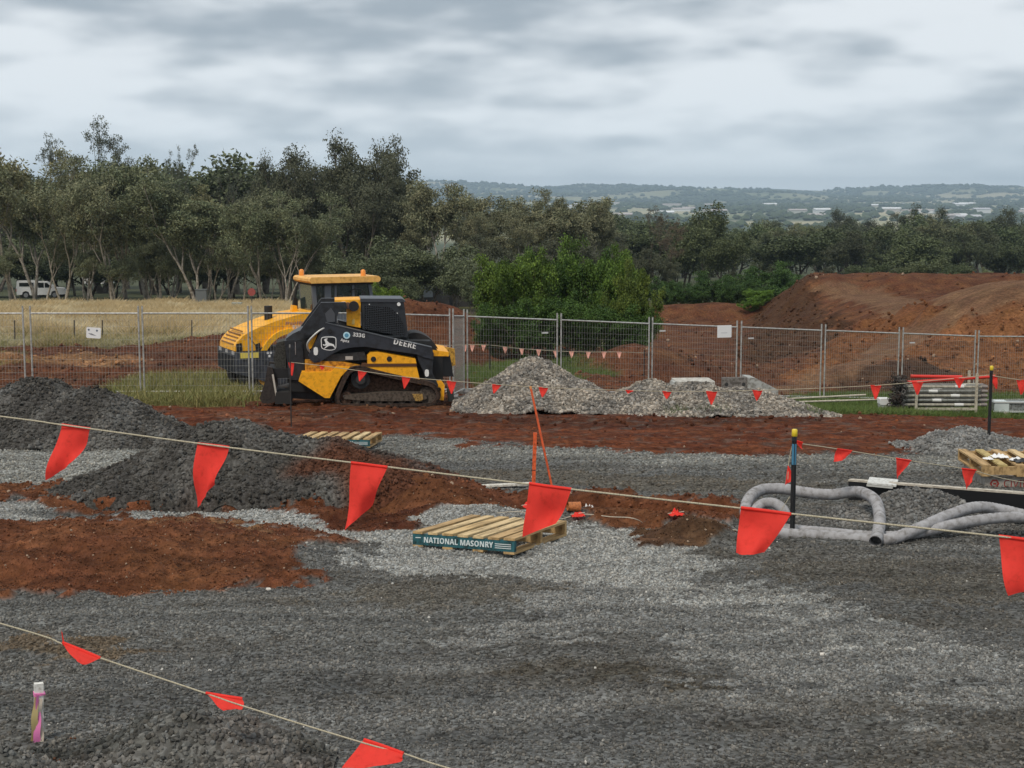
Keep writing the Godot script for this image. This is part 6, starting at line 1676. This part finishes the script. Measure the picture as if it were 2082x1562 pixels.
	rope(o, [Vector3(-3.071, -1.926, -43.5), Vector3(-2.053, -2.028, -43.5), Vector3(-1.252, -2.014, -43.5), Vector3(-0.655, -2.028, -43.5), Vector3(0.28, -2.179, -44), Vector3(1.311, -2.253, -44), Vector3(2.343, -2.283, -44), Vector3(3.257, -2.283, -44), Vector3(3.964, -2.313, -44)], 0.008)
	end_post(o, Vector3(-0.655, -1.999, -43.5))
	end_post(o, Vector3(3.964, -2.283, -44))
	end_post(o, Vector3(-3.071, -1.926, -43.5))
	for c in [Vector3(-2.873, -1.983, -43.8), Vector3(-2.507, -2.013, -43.8), Vector3(-1.994, -2.057, -43.8), Vector3(-1.407, -2.057, -43.8), Vector3(-1.188, -2.057, -43.8), Vector3(-0.85, -2.042, -43.8), Vector3(-0.205, -2.116, -43.8), Vector3(0.293, -2.16, -43.8), Vector3(0.792, -2.189, -43.8), Vector3(1.305, -2.234, -43.8), Vector3(1.775, -2.248, -43.8), Vector3(2.274, -2.263, -43.8), Vector3(2.743, -2.263, -43.8), Vector3(3.198, -2.263, -43.8)]:
		flag(o, c + Vector3(-0.07, 0, 0), c + Vector3(0.07, -0.01, 0), c + Vector3(0.015, -0.19, 0), c + Vector3(-0.01, -0.19, 0), 0.02, c.x * 40.0, mat(0.85, 0.42, 0.33, 0.8))

# ---------------------------------------------------------------- drain hoses
func hose(label: String, pts: Array, r: float) -> void:
	var o := thing("drain_hose", label, "hose", Vector3.ZERO, 0.0, "sleeved drain hoses")
	var st := mb()
	tube(st, smooth_path(pts, 16), [r], 16, false, 0.06)
	obj("pipe", st, mats["sleeve"], o)
	st = mb()
	var inner := []
	var path := smooth_path(pts, 16)
	for k in 9: inner.append(path[k])
	tube(st, inner, [r * 0.9], 16, false)
	obj("bore", st, mats["sleeve"], o)

func hoses() -> void:
	var m := StandardMaterial3D.new()
	m.albedo_color = Color(0.36, 0.355, 0.365).linear_to_srgb()
	m.roughness = 0.85
	m.albedo_texture = wear_texture(0.4)
	m.uv1_triplanar = true
	m.uv1_world_triplanar = true
	m.uv1_scale = Vector3.ONE * 1.7
	mats["sleeve"] = m
	hose("grey sleeved drain hose with an open end bent over the gravel cone", [Vector3(3.218, -0.85, -12.8), Vector3(3.289, -0.824, -13), Vector3(3.378, -0.749, -13.3), Vector3(3.443, -0.679, -13.7), Vector3(3.406, -0.644, -13.9), Vector3(3.33, -0.654, -14.1), Vector3(3.123, -0.703, -14.2), Vector3(2.902, -0.703, -14.3), Vector3(2.669, -0.674, -14.35), Vector3(2.466, -0.674, -14.3), Vector3(2.318, -0.703, -14.1), Vector3(2.24, -0.783, -13.9), Vector3(2.222, -0.847, -13.6), Vector3(2.304, -0.889, -13.45), Vector3(2.528, -0.892, -13.3), Vector3(2.869, -0.892, -13.2), Vector3(3.192, -0.885, -13.05), Vector3(3.396, -0.858, -12.95), Vector3(3.677, -0.781, -13.05), Vector3(4.014, -0.717, -13.3), Vector3(4.324, -0.685, -13.5), Vector3(4.611, -0.734, -13.6), Vector3(4.947, -0.806, -13.5), Vector3(5.468, -0.911, -13.3)], 0.056)
	hose("grey sleeved drain hose curled inside the larger loop", [Vector3(2.619, -0.843, -13.8), Vector3(2.589, -0.777, -13.85), Vector3(2.517, -0.73, -13.9), Vector3(2.422, -0.74, -13.95), Vector3(2.344, -0.787, -13.9), Vector3(2.307, -0.846, -13.75), Vector3(2.37, -0.886, -13.65), Vector3(2.574, -0.902, -13.55), Vector3(2.911, -0.901, -13.4), Vector3(3.24, -0.899, -13.25), Vector3(3.515, -0.865, -13.1), Vector3(3.825, -0.801, -13.1), Vector3(4.165, -0.755, -13.2), Vector3(4.602, -0.736, -13.3), Vector3(5.048, -0.794, -13.4), Vector3(5.602, -0.864, -13.3)], 0.052)

# ---------------------------------------------------------------- slab edge, blocks
func slab_and_blocks() -> void:
	var o := thing("form_edge", "long black formwork edge with a pale timber top behind the gravel cone", "formwork", on_ground(Vector2(3.654, 15.709).x, Vector2(3.654, 15.709).y), 0.0)
	var p0 := Vector3.ZERO
	var e := Vector2(5.798, 14.118)
	var p1 := on_ground(e.x, e.y) - o.position
	var st := mb()
	bar(st, p0 + Vector3(0, 0.08, 0), p1 + Vector3(0, 0.08, 0), 0.05, 0.27)
	obj("black_face", st, mat(0.006, 0.006, 0.007, 0.5), o)
	st = mb()
	bar(st, p0 + Vector3(0, 0.225, -0.01), p1 + Vector3(0, 0.225, -0.01), 0.075, 0.019)
	obj("timber_top", st, mat(0.55, 0.50, 0.42, 0.8, 0.0, 0.35, 0.5), o)
	var s := thing("white_board", "white foam board lying across the timber top of the formwork", "board", Vector3(3.957, -0.823, -15.5), deg_to_rad(-18))
	st = mb()
	box(st, Vector3.ZERO, Vector3(0.30, 0.02, 0.34), Basis(Vector3(0, 0, 1), -0.04))
	obj("board", st, mat(0.66, 0.66, 0.63, 0.7, 0.0, 0.2, 0.3), s)
	st = mb()
	box(st, Vector3(-0.02, -0.022, 0.01), Vector3(0.27, 0.018, 0.32), Basis(Vector3(0, 0, 1), -0.04))
	obj("lower_board", st, mat(0.5, 0.5, 0.47, 0.7), s)
	# concrete blocks behind the pale stone
	var conc := mat(0.42, 0.43, 0.41, 0.9, 0.0, 0.35, 1.0)
	var b1 := thing("concrete_block", "pale concrete block with orange lettering behind the lower stone heap", "block", on_ground(Vector3(3.882, -2.194, -34.5).x, 34.5), deg_to_rad(4), "concrete blocks behind the stone heap")
	st = mb()
	box(st, Vector3(0.46, 0.27, -0.4), Vector3(0.9, 0.66, 0.8))
	obj("body", st, mat(0.55, 0.53, 0.48, 0.9, 0.0, 0.3, 1.0), b1)
	part(b1, "lug", PackedVector2Array([Vector2(-0.12, 0.3), Vector2(0.01, 0.3), Vector2(0.01, 0.59), Vector2(-0.04, 0.57)]), -0.6, -0.1, conc)
	words(b1, "lettering", "CIVILCA", 0.09, Vector3(0.5, 0.51, 0.0), 0.0, mat(0.5, 0.13, 0.05, 0.8), false)
	var b2 := thing("concrete_block", "long concrete block lying end on beside the lettered one", "block", on_ground(Vector3(5.094, -2.439, -35.5).x, 35.5), deg_to_rad(4), "concrete blocks behind the stone heap")
	st = mb()
	box(st, Vector3(0.31, 0.40, -0.05), Vector3(0.62, 0.66, 0.1))
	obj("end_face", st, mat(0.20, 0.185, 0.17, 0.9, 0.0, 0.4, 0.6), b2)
	part(b2, "body", PackedVector2Array([Vector2(0.62, 0.0), Vector2(1.38, -0.1), Vector2(1.38, 0.42), Vector2(0.8, 0.72), Vector2(0.62, 0.73)]), -0.6, 0.02, conc)
	for k in 2: cyl(b2, "lifting_hole", Vector2(0.11 + k * 0.42, 0.56), 0.045, 0.0, 0.004, mat(0.03, 0.03, 0.03), 12)
	part(b2, "recess", PackedVector2Array([Vector2(0.2, 0.58), Vector2(0.46, 0.58), Vector2(0.46, 0.62), Vector2(0.2, 0.62)]), 0.0, 0.004, mat(0.1, 0.09, 0.08))

# ---------------------------------------------------------------- pipes
func pipe_rack() -> void:
	var base := on_ground(Vector3(9.925, -3.076, -35.9).x, 35.9, 0.06)
	var o := thing("pipe_rack", "pale timber rack holding a stack of grey pipes by the fence", "rack", base, 0.0)
	var timber := mat(0.50, 0.46, 0.36, 0.85, 0.0, 0.3, 0.6)
	for p in [[0.0, 0.72, 0.0], [1.47, 0.97, 0.0], [0.0, 0.72, -0.62], [1.47, 0.97, -0.62]]:
		var st := mb()
		box(st, Vector3(p[0], p[1] * 0.5 + 0.02, p[2]), Vector3(0.06, p[1], 0.05))
		obj("upright", st, timber, o)
	for z in [0.0, -0.62]:
		var st := mb()
		box(st, Vector3(0.735, 0.11, z), Vector3(1.41, 0.06, 0.045))
		obj("beam", st, timber, o)
	for x in [0.42, 1.05]:
		var st := mb()
		box(st, Vector3(x, 0.03, -0.31), Vector3(0.05, 0.1, 0.6))
		obj("skid", st, mat(0.5, 0.5, 0.48, 0.8), o)
	var grey := mat(0.26, 0.27, 0.25, 0.5, 0.2, 0.35, 0.6)
	var pale := mat(0.42, 0.40, 0.33, 0.6, 0.1, 0.35, 0.6)
	var k := 0
	for row in 5:
		for col in 3:
			var y: float = 0.195 + row * 0.112
			var z: float = -0.14 - col * 0.17
			var pp := thing("steel_pipe", "grey steel pipe with white collar in the " + ["lowest", "second", "middle", "fourth", "top"][row] + " layer of the rack, " + ["at the front", "in the middle", "at the back"][col], "pipe", base + Vector3(-0.32, y, z), 0.0, "pipes stacked in the rack")
			var st := mb()
			rod(st, Vector3(0.0 + 0.05 * sin(k * 2.1), 0, 0), Vector3(1.98 + 0.06 * cos(k * 1.7), 0.012 * sin(k), 0.0), 0.037, 14)
			obj("tube", st, grey if (row + col) % 2 else pale, pp)
			st = mb()
			var cx: float = [1.3, 0.75, 1.2, 0.65, 1.3][row] + col * 0.1
			rod(st, Vector3(cx, 0.001, 0), Vector3(cx + 0.22, 0.001, 0), 0.0405, 14)
			obj("collar", st, mat(0.7, 0.7, 0.67, 0.5), pp)
			st = mb()
			rod(st, Vector3(1.95, 0, 0), Vector3(2.1, 0, 0), 0.044, 12)
			obj("coupling", st, mat(0.25, 0.22, 0.2, 0.6, 0.2), pp)
			k += 1
	var red := mat(0.62, 0.035, 0.022, 0.45)
	for p in [[-0.18, 0.75, -0.13, 1.95, 0.90, -0.13, "lower of the two red pipes lying on the stacked pipes"], [-0.05, 0.88, -0.32, 1.2, 0.865, -0.32, "upper of the two red pipes lying on the stacked pipes"]]:
		var rp := thing("red_pipe", p[6], "pipe", base + Vector3(p[0], p[1], p[2]), 0.0, "red pipes on the rack")
		var st := mb()
		rod(st, Vector3.ZERO, Vector3(p[3] - p[0], p[4] - p[1], 0), 0.042, 14)
		obj("tube", st, red, rp)
		st = mb()
		rod(st, Vector3(-0.02, 0, 0), Vector3(0.04, 0.002, 0), 0.047, 14)
		obj("collar", st, mat(0.5, 0.05, 0.03, 0.5), rp)
	var tang := thing("chain_bundle", "tangled dark bundle of chain hanging at the end of the rack", "chain", base + Vector3(-0.42, 0.0, -0.1), 0.0)
	var r := RandomNumberGenerator.new()
	r.seed = 5
	for part_no in 3:
		var st := mb()
		for q in 70:
			var c := Vector3(r.randfn() * 0.10 + 0.05 * part_no, r.randf_range(0.05, 0.92), r.randfn() * 0.14)
			c.x -= (0.9 - c.y) * 0.1
			var ax := Vector3(r.randfn(), r.randfn(), r.randfn()).normalized()
			var sd := ax.cross(Vector3(r.randfn(), r.randfn(), r.randfn())).normalized()
			var loop := []
			for w in 9: loop.append(c + (ax * cos(TAU * w / 8.0) * 0.06 + sd * sin(TAU * w / 8.0) * 0.04))
			tube(st, loop, [0.011], 4, false)
		obj("strand", st, [mat(0.03, 0.024, 0.02, 0.8), mat(0.07, 0.045, 0.035, 0.8), mat(0.13, 0.12, 0.11, 0.6, 0.3)][part_no], tang)
	var beam := thing("steel_beam", "galvanised beam wrapped in plastic lying beyond the rack", "beam", on_ground(Vector3(12.079, -2.903, -36.6).x, 36.6, 0.16), deg_to_rad(-4))
	var st := mb()
	soft_box(st, Vector3(1.1, 0.12, -0.2), Vector3(2.2, 0.26, 0.3), 0.03)
	obj("beam", st, mat(0.33, 0.35, 0.34, 0.35, 0.4, 0.4, 0.5), beam)
	for y in [0.24, 0.005]:
		st = mb()
		soft_box(st, Vector3(1.1, y, -0.04), Vector3(2.22, 0.035, 0.06), 0.01)
		obj("flange", st, mat(0.6, 0.62, 0.6, 0.3, 0.2), beam)
	for x in [0.3, 1.9]:
		st = mb()
		box(st, Vector3(x, -0.09, -0.2), Vector3(0.1, 0.16, 0.4))
		obj("bearer", st, timber, beam)
	st = mb()
	soft_box(st, Vector3(0.19, 0.125, -0.19), Vector3(0.36, 0.275, 0.33), 0.05)
	obj("plastic_wrap", st, mat(0.6, 0.66, 0.64, 0.15), beam)
	var bx := thing("white_box", "white box behind the chain bundle", "box", on_ground(Vector3(9.119, -2.752, -36.4).x, 36.4, 0.22), 0.0)
	st = mb()
	soft_box(st, Vector3(0.14, 0.08, 0), Vector3(0.26, 0.16, 0.3), 0.02)
	obj("lid", st, mat(0.72, 0.72, 0.7, 0.6), bx)
	st = mb()
	box(st, Vector3(0.14, -0.1, 0), Vector3(0.24, 0.2, 0.27))
	obj("body", st, mat(0.45, 0.45, 0.44, 0.7), bx)
	for q in [[Vector3(6.658, -2.677, -36.2), Vector3(9.086, -2.747, -37.6), "pale pipe lying on top behind the long concrete block"], [Vector3(6.913, -2.723, -36), Vector3(9.493, -2.809, -37.2), "pale pipe lying lower behind the long concrete block"]]:
		var pp := thing("pale_pipe", q[2], "pipe", q[0], 0.0, "pale pipes by the fence")
		st = mb()
		rod(st, Vector3.ZERO, q[1] - q[0], 0.024, 10)
		obj("tube", st, mat(0.58, 0.52, 0.42, 0.7, 0.0, 0.3, 0.5), pp)
		st = mb()
		rod(st, (q[1] - q[0]) * 0.45, (q[1] - q[0]) * 0.5, 0.03, 10)
		obj("coupling", st, timber, pp)

# ---------------------------------------------------------------- litter
func debris() -> void:
	var g := Vector2(0.617, 14.316)
	var o := thing("clay_pipe", "broken orange clay pipe lying on the lip of the trench", "pipe", on_ground(g.x, g.y, 0.07), deg_to_rad(14))
	var st := mb()
	tube(st, [Vector3(-0.07, 0, 0), Vector3(0.05, -0.01, 0.0)], [0.045, 0.052], 18, false)
	tube(st, [Vector3(-0.07, 0, 0), Vector3(0.05, -0.01, 0.0)], [0.038, 0.044], 18, false)
	obj("wall", st, mat(0.5, 0.17, 0.05, 0.7, 0.0, 0.4, 0.2), o)
	st = mb()
	tube(st, [Vector3(0.042, -0.01, 0), Vector3(0.054, -0.011, 0.0)], [0.056, 0.056], 18, false)
	obj("collar", st, mat(0.42, 0.14, 0.05, 0.7), o)
	g = Vector2(0.725, 14.52)
	o = thing("plastic_scrap", "white scrap of plastic beside the clay pipe", "scrap", on_ground(g.x + 0.04, g.y, 0.03))
	crumple("sheet", 0.09, 71, mat(0.66, 0.63, 0.6, 0.6), o, 1.2)
	for f in [[Vector2(0.638, 14.118), 0.075, "fallen red flag lying by the clay pipe", 81], [Vector2(1.583, 13.989), 0.085, "fallen red flag lying on the spoil by the trench", 82], [Vector2(0.177, 14.118), 0.09, "fallen red flag lying over the far corner of the near pallet", 83]]:
		var q: Vector2 = f[0]
		o = thing("fallen_flag", f[2], "flag", on_ground(q.x, q.y, 0.04 if f[3] != 83 else 0.15), 0.3, "fallen flags")
		crumple("cloth", f[1], f[3], flag_mat(), o, 0.9)
		st = mb()
		rod(st, Vector3(-f[1], 0.02, 0), Vector3(f[1], 0.03, 0), 0.004, 6)
		obj("cord", st, mat(0.5, 0.45, 0.36, 0.9), o)
	var cord := thing("fallen_rope", "slack rope lying over the gravel from the near pallet to the hoses", "rope", Vector3.ZERO)
	var pts := []
	for q in [Vector2(-0.148, 14.054), Vector2(0.091, 14.118), Vector2(0.426, 14.086), Vector2(0.67, 14.184), Vector2(0.95, 14.054), Vector2(1.225, 13.926), Vector2(1.534, 14.872), Vector2(1.634, 14.451), Vector2(1.746, 13.926), Vector2(1.931, 13.555), Vector2(2.092, 13.407)]:
		pts.append(on_ground(q.x, q.y, 0.03 if absf(q.x) > 0.3 else 0.1))
	st = mb()
	tube(st, smooth_path(pts, 5), [0.0045], 6)
	obj("strand", st, mat(0.5, 0.45, 0.36, 0.9), cord)
	g = Vector2(-0.063, 16.826)
	o = thing("white_plank", "white plank lying at the foot of the orange stakes", "plank", on_ground(g.x, g.y, 0.035), deg_to_rad(6))
	st = mb()
	box(st, Vector3(0.0, 0.0, 0), Vector3(0.62, 0.022, 0.09), Basis(Vector3(0, 0, 1), 0.03))
	obj("board", st, mat(0.68, 0.65, 0.58, 0.8, 0.0, 0.3, 0.3), o)
	st = mb()
	box(st, Vector3(-0.2, -0.03, 0), Vector3(0.05, 0.04, 0.1))
	obj("cleat", st, mat(0.4, 0.36, 0.3, 0.8), o)
	# pale stones that stand out
	for q in [[Vector2(1.87, 8.64), 0.035, "single white stone on the open gravel"], [Vector2(-2.333, 11.574), 0.03, "white flake of stone on the red hump"], [Vector2(-2.654, 12.98), 0.025, "pale pebble near the crest of the red hump"], [Vector2(-1.812, 10.696), 0.03, "white chip on the gravel below the red hump"], [Vector2(-2.085, 11.252), 0.018, "tiny pale pebble at the end of the red hump"]]:
		var stn := show_mesh("pale_stone", stone_mesh, mat(0.62, 0.58, 0.52, 0.8))
		tag(stn, q[2], "stone", "pale stones")
		var pp: Vector2 = q[0]
		stn.position = on_ground(pp.x, pp.y, q[1] * 0.25)
		stn.scale = Vector3(q[1] * 1.5, q[1] * 0.8, q[1])

# ---------------------------------------------------------------- seen between and beyond the trees
func background_things() -> void:
	for p in [[Vector3(-19.968, -3.07, -59), "dark paddock post in the dry grass by the leaning fence panel"], [Vector3(-17.581, -3.07, -59), "dark paddock post in the dry grass beside the dotted sign"], [Vector3(-16.456, -3.07, -59), "dark paddock post in the dry grass behind the dotted sign"], [Vector3(-12.865, -3.07, -59), "dark paddock post in the dry grass before the roller bumper"]]:
		var x: float = p[0].x
		var o := thing("paddock_post", p[1], "post", on_ground(x, 59.0), 0.0, "posts along the paddock")
		var st := mb()
		rod(st, Vector3(0, -0.1, 0), Vector3(0.03, 0.95, 0), 0.025, 6)
		obj("shaft", st, mat(0.05, 0.042, 0.035, 0.8), o)
		st = mb()
		rod(st, Vector3(0.03, 0.94, 0), Vector3(0.03, 0.98, 0), 0.028, 6)
		obj("top", st, mat(0.07, 0.06, 0.05, 0.8), o)
	# houses among the trees
	for h in [[Vector3(-6.891, -6.088, -118), 4.2, 2.2, 1.6, "dark house with a grey gable roof behind the trunks", 0.5], [Vector3(-3.297, -6.081, -122), 8.0, 2.6, 1.3, "low dark house with a slate roof behind the green shrubs", 0.2]]:
		var p: Vector3 = h[0]
		var o := thing("house", h[4], "house", Vector3(p.x, base_height(p.x, -p.z) - 0.05, p.z), h[5], "houses among the trees")
		var w: float = h[1]
		part(o, "wall", PackedVector2Array([Vector2(-w / 2, 0), Vector2(w / 2, 0), Vector2(w / 2, h[2]), Vector2(0, h[2] + h[3]), Vector2(-w / 2, h[2])]), -5.0, 0.0, mat(0.035, 0.032, 0.03, 0.8))
		for s in [-1.0, 1.0]:
			part(o, "roof", PackedVector2Array([Vector2(0, h[2] + h[3] + 0.02), Vector2(s * (w / 2 + 0.4), h[2] - 0.25), Vector2(s * (w / 2 + 0.4), h[2] - 0.12), Vector2(0, h[2] + h[3] + 0.15)]), -5.3, 0.3, mat(0.42, 0.43, 0.45, 0.5) if w < 5.0 else mat(0.10, 0.10, 0.11, 0.6))
		part(o, "window", PackedVector2Array([Vector2(-0.6, 0.9), Vector2(0.6, 0.9), Vector2(0.6, 1.8), Vector2(-0.6, 1.8)]), 0.0, 0.03, mat(0.2, 0.22, 0.24, 0.1))
	var p := Vector3(-20.479, -6.065, -116)
	var sgn := thing("road_sign", "red road sign on a dark post before the trees", "road sign", Vector3(p.x, base_height(p.x, 116.0), p.z))
	var st := mb()
	rod(st, Vector3(0, 0, -0.05), Vector3(0, 1.7, -0.05), 0.04, 8)
	obj("post", st, mat(0.05, 0.045, 0.04, 0.8), sgn)
	var oct := PackedVector2Array()
	for k in 8: oct.append(Vector2(cos(TAU * (k + 0.5) / 8.0), sin(TAU * (k + 0.5) / 8.0)) * 0.32 + Vector2(0, 1.3))
	part(sgn, "plate", oct, -0.02, 0.0, mat(0.30, 0.06, 0.05, 0.6))
	for b in [[Vector3(-20.892, -5.708, -112), 0.7, 0.5, Color(0.3, 0.34, 0.33), "pale green box at the edge of the dry grass"], [Vector3(-25.685, -6.244, -122), 0.9, 1.4, Color(0.12, 0.13, 0.13), "grey green cabinet among the pale trunks"]]:
		var q: Vector3 = b[0]
		var o := thing("utility_box", b[4], "utility box", Vector3(q.x, base_height(q.x, -q.z), q.z))
		st = mb()
		soft_box(st, Vector3(0, b[2] * 0.5, 0), Vector3(b[1], b[2], 0.5), 0.05)
		obj("body", st, mat(b[3].r, b[3].g, b[3].b, 0.7), o)
		st = mb()
		box(st, Vector3(0, b[2] + 0.03, 0), Vector3(b[1] + 0.08, 0.06, 0.58))
		obj("lid", st, mat(b[3].r, b[3].g, b[3].b, 0.7), o)
	# the town in the valley
	var r := RandomNumberGenerator.new()
	r.seed = 808
	var wall := [mat(0.75, 0.76, 0.76, 0.7), mat(0.55, 0.54, 0.5, 0.7), mat(0.4, 0.38, 0.36, 0.7)]
	var roofs := [mat(0.8, 0.81, 0.82, 0.5), mat(0.5, 0.5, 0.52, 0.5), mat(0.42, 0.38, 0.36, 0.7)]
	for k in 32:
		var d: float = r.randf_range(2500.0, 5200.0)
		var x: float = r.randf_range(0.04, 0.36) * d
		var w: float = r.randf_range(18.0, 60.0)
		var hh: float = r.randf_range(6.0, 11.0)
		var o := thing("town_building", "tiny pale building of the hazy town in the valley", "building", Vector3(x, far_height(x, d) - 0.5, -d), r.randf_range(-0.5, 0.5), "buildings of the valley town")
		st = mb()
		box(st, Vector3(0, hh * 0.5, 0), Vector3(w, hh, 16.0))
		obj("wall", st, wall[r.randi() % 3], o)
		st = mb()
		var pr := PackedVector2Array([Vector2(-9.0, hh - 0.3), Vector2(9.0, hh - 0.3), Vector2(0, hh + 3.0)])
		prism(st, pr, -w / 2 - 1.0, w / 2 + 1.0)
		var rf := obj("roof", st, roofs[r.randi() % 3], o)
		rf.rotation.y = PI / 2
